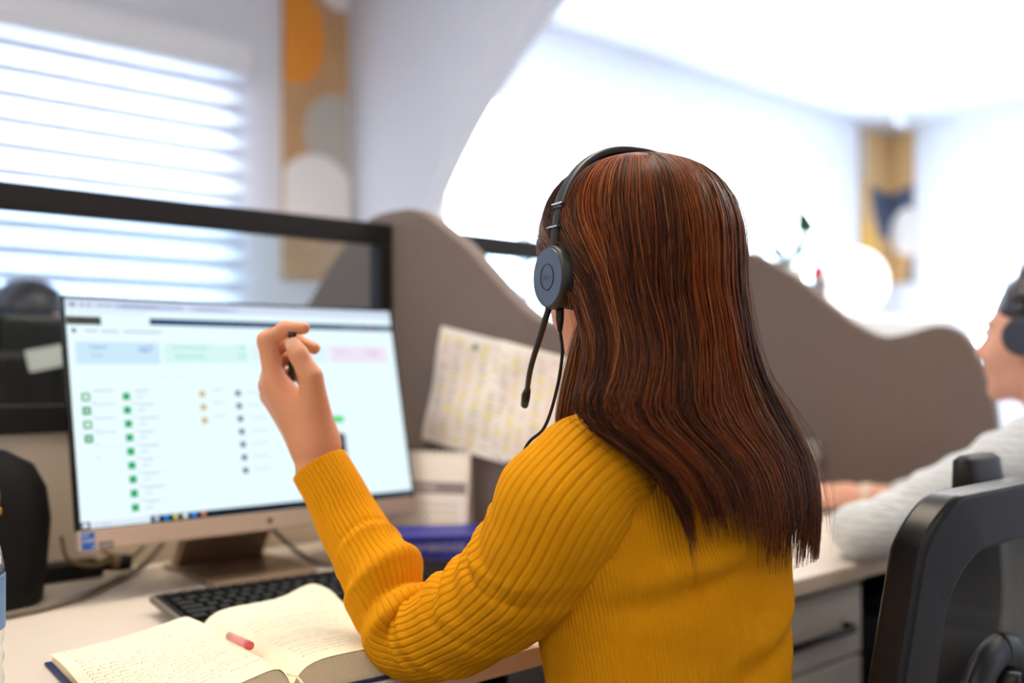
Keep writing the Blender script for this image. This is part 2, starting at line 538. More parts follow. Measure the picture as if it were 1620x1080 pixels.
zebra_blind('white zebra roller blind with broad bands over the window on the left', 'V', VW, -1.4, 1.745, 2.305, 0.92, .036, .049, .10)
zebra_blind('white zebra roller blind over the window in the far right wall', 'U', UE, 0.24, 3.14, 2.33, 1.60, .075, .05, .13)

M_wood = mat('print_wood', (200, 158, 110), 0.6, var=0.18, scale=9)
M_or = mat('print_orange', (238, 152, 42), 0.6, var=0.06, scale=30)
M_gr = mat('print_grey', (192, 186, 174), 0.6, var=0.06, scale=30)
M_cream = mat('print_cream', (248, 243, 238), 0.6, var=0.03, scale=30)
M_blue = mat('print_slate', (74, 82, 104), 0.6, var=0.06, scale=30)
M_och = mat('print_ochre', (226, 172, 72), 0.6, var=0.06, scale=30)
M_tan = mat('print_tan', (206, 166, 112), 0.6, var=0.12, scale=12)
def disc_clip(cx, cz, rx, rz, x0, x1, z0, z1, n=48):
    pts = []
    for i in range(n):
        t = 2 * math.pi * i / n
        pts.append((min(max(cx + rx * math.cos(t), x0), x1), min(max(cz + rz * math.sin(t), z0), z1)))
    out = []
    for p in pts:
        if not out or abs(p[0] - out[-1][0]) + abs(p[1] - out[-1][1]) > 1e-5: out.append(p)
    return out
def poly_geo(pts, f):
    return np.array([f(a, b) for a, b in pts]), [tuple(range(len(pts)))]
# narrow banner in the near corner
px0, px1, pz0, pz1 = 1.935, 2.235, 1.42, 2.66
t = thing('wall_banner', 'tall narrow wooden wall panel with orange, grey and cream round shapes beside the left blind', 'wall art', ((px0 + px1) / 2, VW, pz0))
obj('board', box(px0, px1, VW - .022, VW - .002, pz0, pz1, .002), M_wood, t)
def onwall(d): return lambda a, b: (a, VW - .022 - d, b)
def shape(nm, pts, d, m, par, f=onwall): obj(nm, poly_geo(pts, f(d)), m, par)
shape('white_ring', disc_clip(2.19, 2.63, .09, .085, px0, px1, pz0, pz1), .0010, M_cream, t)
shape('orange_half_circle', disc_clip(px0, 2.40, .185, .22, px0, px1, 2.21, pz1), .0006, M_or, t)
shape('grey_circle', disc_clip(2.185, 2.03, .16, .165, px0, px1, pz0, pz1), .0008, M_gr, t)
shape('cream_circle', disc_clip(2.085, 1.77, .175, .165, px0, px1, pz0, pz1), .0012, M_cream, t)
# two narrow panels meeting in the far corner
t = thing('wall_banner', 'pair of narrow wall panels meeting in the far corner with slate and ochre shapes', 'wall art', (UE - .1, VW - .1, 1.69))
b1 = obj('board', box(6.36, UE - .022, VW - .022, VW - .002, 1.69, 2.73, .002), M_tan, t)
b2 = obj('board', box(UE - .022, UE - .002, 3.40, VW - .022, 1.66, 2.73, .002), M_tan, t)
fe = lambda d: (lambda a, b: (UE - .022 - d, a, b))
shape('slate_strip', [(6.36, 2.30), (6.43, 2.45), (6.43, 2.73), (6.36, 2.73)], .0006, M_gr, t)
shape('slate_shape', [(6.47, 2.34), (UE - .023, 2.30), (UE - .023, 1.97), (6.62, 1.98), (6.52, 2.15)], .0008, M_blue, t)
shape('ochre_shape', [(6.36, 1.70), (6.62, 1.70), (6.60, 1.88), (6.50, 2.04), (6.36, 2.1)], .0010, M_och, t)
obj('slate_panel', poly_geo([(3.40, 2.36), (VW - .023, 2.29), (VW - .023, 2.0), (3.40, 2.02)], fe(.0008)), M_blue, t)
obj('pale_circle', poly_geo(disc_clip(3.44, 2.02, .13, .17, 3.40, VW - .023, 1.66, 2.73), fe(.0012)), M_cream, t)
obj('slate_foot', poly_geo([(3.40, 1.66), (3.45, 1.66), (3.42, 1.85), (3.40, 1.85)], fe(.0008)), M_blue, t)
# small white dome on the ceiling in front of the corner
t = thing('ceiling_sensor', 'small white dome sensor under the ceiling in front of the far corner panels', 'sensor', (6.35, 3.28, HC - .08))
obj('plate', lathe([(.001, HC - .012), (.07, HC - .012), (.07, HC - .001), (.001, HC - .001)], (6.35, 3.28, 0)), M_white, t)
obj('dome', lathe([(.001, HC - .09), (.03, HC - .085), (.05, HC - .06), (.056, HC - .012)], (6.35, 3.28, 0)), M_white, t, True)

# ------------------------------------------------------------------ desk row
DT = 0.745
M_desk = mat('desk_laminate', (226, 216, 206), 0.32, var=0.02, scale=3, spec=0.5)
M_edge = mat('desk_edge', (214, 196, 172), 0.45, var=0.04, scale=20)
M_black = mat('black_metal', (13, 13, 14), 0.5, spec=0.25, var=0.1, scale=40)
M_cream_panel = mat('cream_panel', (214, 200, 182), 0.5, var=0.02, scale=4)
def desk(v0, v1, label):
    t = thing('desk', label, 'desk', (1.0, (v0 + v1) / 2, 0))
    obj('worktop', box(-0.75, 2.245, v0, v1, DT - .028, DT, .003), M_desk, t)
    obj('edge_band', box(-0.75, 2.245, v0 - .002, v0 + .0005, DT - .026, DT - .003), M_edge, t)
    for u in (-0.70, 1.154, 2.19):
        obj('leg', box(u - .025, u + .025, v0 + .05, v0 + .10, 0, DT - .028, .003), M_black, t)
        obj('leg', box(u - .025, u + .025, v1 - .10, v1 - .05, 0, DT - .028, .003), M_black, t)
    obj('added_dark_end', box(2.215, 2.235, v0 + .02, v1 - .06, 0.0, DT - .03, .002), M_black, t)  # added black sheet, blocks the bright far room to darken below the desk
    obj('added_dark_back', box(-0.68, 2.17, v1 - .055, v1 - .04, .12, DT - .03, .002), M_black, t)  # added black sheet standing in for the deep shade under the worktop
    obj('crossbar', box(-0.70, 2.19, v1 - .09, v1 - .06, DT - .09, DT - .028, .003), M_black, t)
desk(0.868, 1.645, 'long white worktop the person in yellow leans on')
desk(1.70, 2.45, 'long white worktop on the far side of the glass partition')

M_frame = mat('partition_frame', (27, 25, 27), 0.55, spec=0.3, var=0.06, scale=30)
M_pglass = glass_mat('partition_glass', (238, 246, 250), 0.07)
def partition(u0, u1, label):
    v0, v1 = 1.652, 1.686
    t = thing('desk_partition', label, 'partition', ((u0 + u1) / 2, 1.67, DT), 'glazed screens along the desk row')
    obj('lower_panel', box(u0, u1, v0 + .006, v1 - .006, DT - .2, .970, .002), M_cream_panel, t)
    obj('rail', box(u0, u1, v0, v1, .969, 1.013, .003), M_frame, t)
    obj('rail', box(u0, u1, v0, v1, 1.315, 1.357, .003), M_frame, t)
    obj('stile', box(u0, u0 + .032, v0, v1, 1.013, 1.315, .003), M_frame, t)
    obj('stile', box(u1 - .032, u1, v0, v1, 1.013, 1.315, .003), M_frame, t)
    obj('pane', box(u0 + .032, u1 - .032, 1.666, 1.672, 1.013, 1.315), M_pglass, t)
partition(-0.72, 1.134, 'black framed glass screen behind the big monitor')
partition(1.174, 2.232, 'black framed glass screen between the two wavy brown dividers')

M_felt = mat('felt', (112, 98, 92), 0.95, var=0.10, scale=60, bump=0.35, bscale=900, sheen=0.25)
PROF = [(1.66, 1.386), (1.60, 1.383), (1.55, 1.368), (1.47, 1.322), (1.42, 1.290), (1.33, 1.218), (1.27, 1.175), (1.207, 1.146), (1.143, 1.151), (1.068, 1.167), (1.01, 1.145), (.968, 1.072), (.945, .989), (.935, .90)]
pp = smooth_path([(a, b, 0) for a, b in PROF], 60)[:, :2]
poly = [(a, b) for a, b in pp] + [(.935, DT), (2.385, DT), (2.385, .90)] + [(3.32 - a, b) for a, b in pp[::-1][1:-1]]
def divider(u, label):
    d = obj('desk_divider', prism(poly, 'x', u - .018, u + .018, .006, 3), M_felt, None, False)
    tag(d, label, 'divider', 'wavy felt dividers')
divider(1.154, 'brown felt divider with wavy top, paper schedule pinned to it')
divider(2.25, 'brown felt divider with wavy top to the right, behind the person in grey')

# pedestal with drawers
M_cab = mat('cabinet_white', (220, 212, 202), 0.4, var=0.015, scale=5)
t = thing('drawer_unit', 'white drawer unit with black handle under the desk, right of the person in yellow', 'drawer unit', (1.43, 1.15, 0))
obj('body', box(1.215, 1.635, .945, 1.40, .05, .700, .003), M_cab, t)
obj('top_board', box(1.21, 1.642, .918, 1.40, .694, .712, .002), M_cab, t)
for i, (h0, h1) in enumerate(((.566, .686), (.335, .560), (.07, .329))):
    dr = obj('drawer', box(1.218, 1.640, .922, .944, h0, h1, .003), M_cab, t)
    hz = (h0 + h1) / 2 - .003
    hp = [(1.35, .924, hz), (1.35, .905, hz), (1.36, .897, hz), (1.465, .897, hz), (1.57, .897, hz), (1.58, .905, hz), (1.58, .924, hz)]
    obj('handle', tube(hp, .0065, 8), M_black, dr, True)
for u in (1.25, 1.60):
    for v in (.98, 1.36):
        obj('foot', lathe([(.02, 0), (.02, .05)], (u, v, 0), 12), M_black, t)

# ------------------------------------------------------------------ things on the woman's desk
M_silver = mat('brushed_silver', (198, 180, 164), 0.36, 0.35, var=0.05, scale=3)
M_stand = mat('stand_silver', (164, 146, 126), 0.30, 0.6, var=0.05, scale=3)
M_bez = mat('bezel_black', (14, 14, 16), 0.25)
M_key = mat('key_black', (15, 14, 14), 0.5, spec=0.25, var=0.1, scale=30)
mo = Vector((.452, 1.41, .820)); mw = Vector((0, .08, .356)).normalized(); mu = Vector((1, 0, 0))
MM = basis(mo, mu, mw)                 # local x right, y up the panel, z towards the viewer
t = thing('monitor', 'wide silver-chinned desktop monitor showing a white web page', 'monitor', (.735, 1.50, DT))
obj('back_shell', xf(box(.012, .555, .012, .352, -.040, -.010, .008), MM), M_stand, t)
obj('bezel', xf(box(0, .567, .028, .365, -.012, 0, .002), MM), M_bez, t)
chin = obj('chin', xf(box(0, .567, 0, .0285, -.012, .0012, .0015), MM), M_silver, t)
scr = obj('screen', xf(box(.0055, .5615, .0305, .3595, -.002, .0004), MM), emis('screen_white', (0.80, 0.95, 1.0), 0.95), t)
def ui(name, col, rects, z=.0008, strength=0.9, par=None):
    gs = []
    for a, b, c, d in rects:
        gs.append((np.array([(a, b, z), (c, b, z), (c, d, z), (a, d, z)]), [(0, 1, 2, 3)]))
    o = obj(name, xf(join(*gs), MM), emis('ui_' + name, col, strength), par or scr)
    if len(rects) > 1: o['kind'] = 'stuff'
    return o
def ui_text(name, body, size, x, y, col, z=.0012, par=None):
    g = text_geo(body, size); V = g[0] + np.array([x, y, z])
    return obj(name, xf((V, g[1]), MM), emis('ui_' + name, col, 1.0), par or scr)
ui('tab_strip', (214, 226, 246), [(.0055, .345, .5615, .3595)])
ui('tab', (190, 200, 232), [(.075, .3465, .18, .355), (.19, .3475, .27, .353)], .0009)
ui('tab_mark', (150, 150, 175), [(.012, .3485, .019, .354), (.027, .349, .031, .353), (.036, .349, .040, .353), (.05, .350, .072, .352), (.085, .350, .14, .352), (.20, .350, .25, .352)], .0011)
ui('address_line', (216, 222, 236), [(.02, .339, .12, .341), (.012, .338, .016, .342)], .0010)
ui('navigation_bar', (36, 74, 112), [(.1255, .3235, .5615, .3335)])
ui('navigation_title', (52, 58, 58), [(.0058, .3215, .0541, .3335)])
ui_text('navigation_lettering', 'Rezerve Merkezi', .0062, .030, .3276, (128, 128, 104))
ui('navigation_items', (120, 134, 132), [(.46, .3265, .50, .3295), (.535, .3265, .556, .3295)], .0012)
ui('alert_dot', (232, 70, 60), [(.513, .3265, .518, .330)], .0013)
ui('crumb_line', (172, 188, 206), [(.030, .311, .048, .3135), (.053, .311, .078, .3135), (.085, .311, .142, .3135)])
ui('crumb_mark', (70, 92, 128), [(.0124, .3095, .0180, .3155)])
ui('blue_card', (206, 235, 252), [(.0154, .2633, .137, .2964)])
ui('green_card', (216, 248, 244), [(.1420, .2645, .2810, .2950)])
ui('pale_card', (224, 248, 252), [(.285, .265, .425, .295)])
ui('pink_card', (240, 230, 246), [(.4293, .2670, .5440, .2950)])
ui_text('count_label', 'Toplam', .0085, .047, .2885, (104, 132, 196))
ui_text('count_sublabel', 'Kayit', .0080, .045, .2765, (128, 160, 214))
ui_text('count_number', '167', .0150, .1145, .2850, (84, 112, 196))
ui_text('green_line', 'Tamamlanan Islem', .0078, .184, .2895, (110, 205, 178))
ui_text('green_subline', 'Bekleyen Islem', .0078, .184, .2755, (110, 205, 178))
ui_text('green_values', '142', .0085, .269, .2900, (90, 205, 170))
ui_text('green_subvalues', '025', .0085, .269, .2760, (90, 205, 170))
ui_text('pink_line', 'Iptal', .0085, .452, .2860, (206, 160, 214))
ui_text('pink_value', '12.360', .0095, .513, .2830, (196, 130, 190))
ui('hair_lines', (214, 224, 232), [(.13, .2415, .21, .2423), (.22, .240, .29, .2408)] + [(.034 + (k % 2) * .0575, y - .003, .068 + (k % 2) * .068, y - .0022) for k in (0, 1) for y in (.2275, .207, .187, .1665, .146)] + [(.0915, y, .136, y + .0008) for y in (.1235, .103, .083, .0625, .042)])
ui('row_text', (176, 196, 206), [(x, y, x + wd, y + .0016) for i in range(9) for x, wd, y in ((.096, .018 + (i * 7 % 5) * .003, .2220 - .0203 * i), (.096, .012, .2140 - .0203 * i))] + [(.036, .2235 - .02 * i, .062, .2250 - .02 * i) for i in range(4)] + [(.212, .2220 - .0205 * i, .232, .2235 - .0205 * i) for i in range(3)] + [(.27, .2170 - .0203 * i, .30, .2182 - .0203 * i) for i in range(7)])
ui('row_dot', (150, 70, 120), [(.0345, .2065 - .02 * i, .0362, .2085 - .02 * i) for i in range(5)] + [(.0905, .2055 - .0203 * i, .0922, .2072 - .0203 * i) for i in range(8)], .0012)
def icon(name, col, x, y, s, hollow=False):
    o = ui(name, col, [(x - s, y - s, x + s, y + s)], .0011)
    i = s * (.55 if hollow else .35)
    ui(name + '_glyph', (232, 246, 246) if hollow else tuple(min(255, int(c * .8 + 50)) for c in col), [(x - i, y - i, x + i, y + i)], .0015, 1.0, o)
    return o
for i in range(4): icon('green_icon', (22, 158, 84), .0245, .2155 - .020 * i, .0058, i % 2 == 0)
for i in range(9): icon('green_tile', (24, 168, 92), .0815, .2152 - .0202 * i, .0052)
for i in range(3): icon('yellow_tile', (206, 172, 78), .197, .2166 - .0206 * i, .0044)
for i in range(7): icon('grey_tile', (62, 84, 112), .2555, .2166 - .0203 * i, .0042)
ui('green_button', (60, 214, 110), [(.4120, .1640, .4414, .1740)])
ui('dark_table', (26, 42, 66), [(.4150, .0862, .4400, .1447)])
ui('dark_table_cells', (150, 170, 190), [(.4185 + .009 * j, .0925 + .0105 * i, .4215 + .009 * j, .0965 + .0105 * i) for i in range(5) for j in range(2)], .0012)
ui('task_bar', (14, 30, 46), [(.1020, .0305, .5615, .0395), (.0055, .0305, .0176, .0400)])
ui('search_box', (224, 236, 248), [(.0178, .0315, .1018, .0395)], .0009)
ui('search_text', (190, 200, 216), [(.024, .034, .029, .036), (.032, .034, .046, .036)], .0012)
for i, (x, c) in enumerate(((.0110, (225, 235, 250)), (.1107, (190, 205, 220)), (.1248, (24, 140, 226)), (.1388, (214, 206, 120)), (.1532, (235, 240, 245)), (.1668, (70, 140, 240)), (.1815, (220, 130, 110)))):
    ui('task_icon', c, [(x - .0034, .0317, x + .0034, .0383)], .0013)
    MATS.pop('ui_task_icon')
ui('tray_marks', (90, 110, 140), [(.50, .034, .504, .036), (.51, .034, .514, .036), (.52, .034, .53, .036), (.535, .034, .555, .036)], .0012)
# chin marks
stk = obj('sticker', xf(box(.0040, .0225, .0015, .0255, .0010, .0016, .0002), MM), mat('sticker_blue', (26, 88, 176), 0.4), chin)
for nm, b_, sz, x, y in (('sticker_lettering', 'intel', .0052, .0095, .0215), ('sticker_word', 'CORE', .0062, .0132, .0140), ('sticker_grade', 'i5', .0050, .0190, .0050)):
    g = text_geo(b_, sz)
    obj(nm, xf((g[0] + np.array([x, y, .0019]), g[1]), MM), mat('sticker_white', (235, 240, 250), 0.5), chin)
obj('badge', xf(box(.0268, .0470, .0012, .0110, .0010, .0015, .0002), MM), mat('badge_grey', (96, 84, 76), 0.4), chin)
g = text_geo('Graphics', .0048)
obj('badge_lettering', xf((g[0] + np.array([.0369, .0060, .0018]), g[1]), MM), MATS['sticker_white'], chin)
obj('maker_mark', xf(lathe([(.001, 0), (.0045, 0), (.0045, .0006), (.001, .0006)], (.287, .0140, .0012), 20), MM), mat('mark_dark', (70, 60, 54), 0.3, 0.5), chin)
# stand: bent sheet neck and base plate
u0, u1 = .640, .815
nk = [(1.500, .870), (1.508, .866), (1.560, .765), (1.570, .7515), (1.405, .7490), (1.405, .7465), (1.580, .7465), (1.572, .775), (1.520, .885), (1.503, .885)]
obj('stand_neck', prism([(1.475, .900), (1.485, .860), (1.545, .775), (1.560, .7535), (1.580, .7535), (1.560, .785), (1.505, .875), (1.490, .905)], 'x', u0 + .012, u1 - .012, .0015), M_stand, t)
obj('stand_base', box(u0, u1, 1.395, 1.585, DT, DT + .0085, .0025), M_stand, t)

# keyboard
KM = Matrix.Translation((.5, 1.165, DT)) @ Matrix.Rotation(math.radians(-4), 4, 'Z') @ Matrix.Rotation(math.radians(4), 4, 'X')
t = thing('keyboard', 'black full-size keyboard with grey rim lying behind the notebook', 'keyboard', (.72, 1.22, DT))
KW, KD = .445, .150
M_kb = mat('keyboard_rim', (128, 118, 106), 0.4, 0.4)
obj('case', xf(box(0, KW, 0, KD, .004, .014, .004), KM), M_kb, t)
obj('deck', xf(box(.006, KW - .006, .006, KD - .006, .0135, .0155, .001), KM), M_key, t)
for x_ in (.03, KW - .06): obj('rear_foot', xf(box(x_, x_ + .03, KD - .025, KD - .012, -.006, .006, .001), KM), M_key, t)
kmesh = {}
def key(x, y, w_, d_):
    kk = round(w_, 3), round(d_, 3)
    if kk not in kmesh:
        g = prism([(-w_ / 2, 0), (w_ / 2, 0), (w_ / 2 - .0018, .0055), (-w_ / 2 + .0018, .0055)], 'y', -d_ / 2, d_ / 2)
        V = g[0].copy(); m_ = V[:, 2] > .004; V[m_, 1] *= (d_ - .003) / d_
        me = bpy.data.meshes.new('key'); me.from_pydata([tuple(v) for v in V], [], g[1]); me.materials.append(M_key); me.update()
        kmesh[kk] = me
    o = bpy.data.objects.new('key', kmesh[kk]); COL.objects.link(o); o.parent = t
    M_ = KM @ Matrix.Translation((x, y, .0150))
    o.matrix_local = Matrix.Translation(-Vector(t.location)) @ M_
p_ = .0190
for r, (y, ks) in enumerate(((.020, [1.25, 1.25, 1.25, 6.25, 1.25, 1.25, 1.25, 1.25]), (.039, [2.25] + [1] * 10 + [2.75]), (.058, [1.75] + [1] * 11 + [2.25]), (.077, [1.5] + [1] * 12 + [1.5]), (.096, [1] * 13 + [2]), (.122, [1] * 15))):
    x = .010
    for k_ in ks:
        key(x + k_ * p_ / 2, y, k_ * p_ - .003, .016); x += k_ * p_
for i in range(3):
    for y in (.096, .077, .122): key(.308 + i * p_, y, .016, .016)
    key(.308 + i * p_, .020, .016, .016)
key(.327, .039, .016, .016)
for i in range(4):
    for y in (.020, .039, .058, .077, .096): key(.371 + i * p_, y, .016, .016)

# open notebook
sb = np.array([.487, .885]); yv = np.array([.079, .9969]); xv = np.array([yv[1], -yv[0]])
PW, PH = .166, .262
def nbp(x, y, z): 
    p = sb + xv * x + yv * y
    return (p[0], p[1], DT + z)
def pageL(x, y):    # x 0..-PW
    q = -x
    return .010 + .027 * (1 - math.exp(-q / .008)) * math.exp(-max(q - .012, 0) / .075) + .0015 * math.sin(y * 40)
def pageR(x, y):
    e = max(0.0, (x - .08) / .085)
    return .010 + .024 * (1 - math.exp(-x / .012)) - .010 * e * e + .020 * math.exp(-((x - .150) / .035) ** 2 - ((y - PH) / .045) ** 2) + .0015 * math.sin(y * 30 + 1)
M_page = mat('paper_cream', (246, 240, 214), 0.75, var=0.015, scale=25)
M_block = mat('paper_edges', (240, 226, 188), 0.8, var=0.12, scale=400)
M_cover = mat('cover_navy', (22, 40, 96), 0.45, var=0.1, scale=60, bump=0.1)
t = thing('notebook', 'open notebook with navy cover and handwritten cream pages', 'notebook', nbp(0, PH / 2, 0))
def cvr(x0, x1): 
    g = box(x0, x1, -.004, PH + .004, .0005, .0035, .001)
    V = np.array([nbp(*v) for v in g[0]]); return V, g[1]
obj('cover_board', cvr(-PW - .006, -.004), M_cover, t)
obj('cover_board', cvr(.004, PW + .006), M_cover, t)
obj('spine', tube([nbp(0, -.004, .004), nbp(0, PH + .004, .004)], .0045, 10), M_cover, t)
NX, NY = 40, 36
def leaf(sgn, f):
    V = []; 
    for j in range(NY):
        y = PH * j / (NY - 1)
        for i in range(NX):
            x = sgn * (.0008 + PW * (i / (NX - 1)) ** 1.3)
            V.append(nbp(x, y, f(x, y)))
    return np.array(V), grid_faces(NY, NX)
pgL = obj('page', leaf(-1, pageL), M_page, t, True)
pgR = obj('page', leaf(1, pageR), M_page, t, True)
def block(sgn, f):
    V = []; NXb, NYb = 24, 12
    xs = [sgn * (.002 + (PW - .003) * (i / (NXb - 1)) ** 1.3) for i in range(NXb)]
    for zz in (0, 1):
        for j in range(NYb):
            y = .001 + (PH - .002) * j / (NYb - 1)
            for x in xs: V.append(nbp(x, y, .0036 if zz == 0 else max(f(x, y) - .0012 - (.012 * math.exp(-((x - .150) / .05) ** 2 - ((y - PH) / .05) ** 2) if sgn > 0 else 0), .0045)))
    n1 = NXb * NYb
    Fq = [tuple(q) for q in grid_faces(NYb, NXb)] + [tuple(q + n1) for q in grid_faces(NYb, NXb)]
    rim = [i for i in range(NXb)] + [j * NXb + NXb - 1 for j in range(1, NYb)] + [(NYb - 1) * NXb + i for i in range(NXb - 2, -1, -1)] + [j * NXb for j in range(NYb - 2, 0, -1)]
    for a, b in zip(rim, rim[1:] + rim[:1]): Fq.append((a, b, b + n1, a + n1))
    return np.array(V), Fq
obj('page_block', block(-1, pageL), M_block, t)
obj('page_block', block(1, pageR), M_block, t)
obj('ribbon_marker', tube([nbp(.012, -.03, .0062), nbp(.010, -.012, .012), nbp(.006, .0, .020), nbp(.004, .02, .018)], .0022, 8, flat=.25), M_page, t, True)
# handwriting: pen strokes lying on the page
def strokes(f, sgn, rows, seed, colfrac):
    r = random.Random(seed); V, Fq = [], []
    def seg(p, q, wd):
        dx, dy = q[0] - p[0], q[1] - p[1]; L = math.hypot(dx, dy) + 1e-9
        nx, ny = -dy / L * wd, dx / L * wd; b = len(V)
        for x, y in ((p[0] + nx, p[1] + ny), (q[0] + nx, q[1] + ny), (q[0] - nx, q[1] - ny), (p[0] - nx, p[1] - ny)):
            V.append(nbp(x, y, f(x, y) + .0006))
        Fq.append((b, b + 1, b + 2, b + 3))
    for y0 in rows:
        x = .022 if sgn > 0 else -PW + .012
        xe = PW - .012 if sgn > 0 else -.020
        xe -= r.random() * .05
        while x < xe:
            wl_ = r.uniform(.006, .018); xx = x; yy = y0
            while xx < x + wl_:
                nx_ = xx + r.uniform(.0006, .0020); ny_ = y0 + r.uniform(-.0016, .0020) + (x - .1) * .02 * sgn
                seg((xx, yy), (nx_, ny_), .00022); xx, yy = nx_, ny_
            x += wl_ + r.uniform(.003, .006)
            if r.random() < .10: x += .02
    return np.array(V), Fq
M_ink = mat('ink_blue', (92, 96, 150), 0.6)
M_ink2 = mat('ink_violet', (170, 130, 165), 0.6)
obj('handwriting', strokes(pageL, -1, [PH - .022 - .0105 * i for i in range(21)], 3, .5), M_ink, pgL)['kind'] = 'stuff'
obj('handwriting', strokes(pageR, 1, [PH - .03 - .0115 * i for i in range(19) if i % 5 != 4], 8, .5), M_ink, pgR)['kind'] = 'stuff'
obj('margin_notes', strokes(pageR, 1, [PH - .018, PH - .083], 21, .5), M_ink2, pgR)['kind'] = 'stuff'
obj('margin_notes', strokes(pageL, -1, [PH - .012, PH - .06], 22, .5), M_ink2, pgL)['kind'] = 'stuff'
# pink stub of a marker on the right page
def onp(x, y, dz): return nbp(x, y, pageR(x, y) + dz)
t = thing('marker_stub', 'short pink marker stub lying in the fold of the open notebook', 'marker', nbp(-.008, .115, .029))
obj('barrel', tube([nbp(-.010, .141, .0335), nbp(-.0072, .0955, .0335)], [.0042, .0046], 14), mat('marker_pink', (238, 160, 160), 0.35), t, True)
obj('end_plug', tube([nbp(-.0072, .0955, .0335), nbp(-.0068, .0890, .0335)], [.0049, .0046], 14), mat('marker_coral', (228, 96, 100), 0.35), t, True)

# black bag
M_bag = mat('bag_black', (12, 11, 11), 0.7, spec=0.2, var=0.2, scale=20, bump=0.25, bscale=350)
M_gold = mat('zip_gold', (214, 160, 70), 0.25, 0.9)
t = thing('bag', 'black soft bag with gold zip puller standing left of the monitor', 'bag', (.30, 1.52, DT))
def superloft(secs, k=48, p=3.2):
    V = []
    for (cu, cv, a, b, h) in secs:
        for i in range(k):
            th = 2 * math.pi * i / k; c, s_ = math.cos(th), math.sin(th)
            V.append((cu + a * math.copysign(abs(c) ** (2 / p), c), cv + b * math.copysign(abs(s_) ** (2 / p), s_), h))
    Fq = [tuple(q) for q in grid_faces(len(secs), k, True)] + [tuple(reversed(range(k))), tuple(range((len(secs) - 1) * k, len(secs) * k))]
    return np.array(V), Fq
g = superloft([(.292, 1.52, .128, .080, DT), (.292, 1.52, .139, .088, DT + .006), (.294, 1.522, .143, .092, .80), (.296, 1.52, .145, .090, .86), (.292, 1.518, .143, .082, .905), (.285, 1.516, .134, .066, .938), (.275, 1.515, .112, .042, .957), (.268, 1.515, .08, .02, .963)])
w_ = np.sin(g[0][:, 0] * 55 + g[0][:, 2] * 38) * np.sin(g[0][:, 2] * 60) * .0022
g[0][:, 1] += w_; 
body_ = obj('body', g, M_bag, t, True)
obj('zip', tube([(.20, 1.452, .925), (.27, 1.447, .932), (.34, 1.452, .927), (.40, 1.475, .905), (.428, 1.51, .88)], .003, 6, n=30), M_black, t, True)
obj('zip_puller', join(tube([(.352, 1.428, .922), (.353, 1.424, .905), (.353, 1.424, .893)], [.003, .0045, .004], 10), lathe([(.006, -.002), (.007, 0), (.006, .002)], (.353, 1.425, .884), 12, Matrix.Rotation(math.pi / 2, 3, 'X'))), M_gold, t, True)
obj('handle', tube([(.22, 1.53, .955), (.22, 1.535, 1.0), (.245, 1.54, 1.03), (.285, 1.545, 1.0), (.29, 1.54, .955)], .006, 8, n=30), M_bag, t, True)

# water bottle at the left rim
t = thing('water_bottle', 'clear plastic water bottle with blue label at the left rim of the picture', 'bottle', (.236, 1.057, DT))
bc = (.236, 1.057, DT)
M_pet = mat('pet_plastic', (232, 240, 246), 0.06, trans=0.92)
obj('shell', lathe([(.010, .002), (.028, 0), (.032, .008), (.0325, .03), (.031, .04), (.0325, .05), (.031, .06), (.0325, .07), (.0325, .135), (.029, .155), (.018, .178), (.0125, .188), (.0125, .200)], bc, 28), M_pet, t, True)
obj('label_band', lathe([(.0332, .078), (.0334, .08), (.0334, .128), (.0332, .13)], bc, 28), mat('label_blue', (110, 150, 200), 0.5, var=0.3, scale=90), t, True)
obj('cap', lathe([(.001, .188), (.0150, .188), (.0155, .19), (.0155, .203), (.014, .206), (.001, .206)], bc, 24), mat('cap_blue', (40, 90, 180), 0.4), t, True)

# cables, adapter and tie
M_cab_g = mat('cable_grey', (112, 100, 90), 0.5)
M_cab_b = mat('cable_brown', (132, 108, 76), 0.5)
c1 = obj('power_cable', tube([(.700, 1.600, .835), (.66, 1.60, .80), (.60, 1.57, .757), (.538, 1.520, .7505), (.462, 1.444, .7505), (.36, 1.405, .7505), (.22, 1.40, .7505), (.08, 1.46, .7505)], .0047, 8, n=80), M_cab_g, None, True)
tag(c1, 'thick grey cable curving over the desk in front of the black bag', 'cable')
c2 = obj('data_cable', tube([(.800, 1.56, .83), (.82, 1.545, .79), (.845, 1.47, .7495), (.862, 1.39, .7495), (.90, 1.37, .7495), (.97, 1.42, .7495)], .0035, 8, n=50), M_cab_g, None, True)
tag(c2, 'thin grey cable hanging from the monitor behind the raised forearm', 'cable')
t = thing('power_adapter', 'black power adapter with tied brown leads behind the monitor corner', 'adapter', (.53, 1.605, DT))
obj('block', box(.455, .548, 1.585, 1.635, DT, DT + .026, .006), M_black, t)
obj('plug', tube([(.548, 1.600, .762), (.578, 1.590, .763), (.590, 1.586, .763)], [.010, .014, .012], 12), M_black, t, True)
obj('lead', tube([(.585, 1.588, .765), (.60, 1.565, .790), (.615, 1.56, .830)], .003, 6, n=14), M_cab_b, t, True)
obj('lead', tube([(.560, 1.575, .775), (.535, 1.57, .795), (.52, 1.57, .83)], .003, 6, n=14), M_cab_b, t, True)
obj('lead', tube([(.560, 1.575, .772), (.52, 1.565, .770), (.485, 1.56, .785), (.475, 1.56, .82)], .003, 6, n=18), M_cab_b, t, True)
obj('cable_tie', lathe([(.010, -.004), (.0115, 0), (.010, .004)], (.562, 1.578, .770), 12, Matrix.Rotation(math.pi / 2, 3, 'Y')), M_cab_b, t)

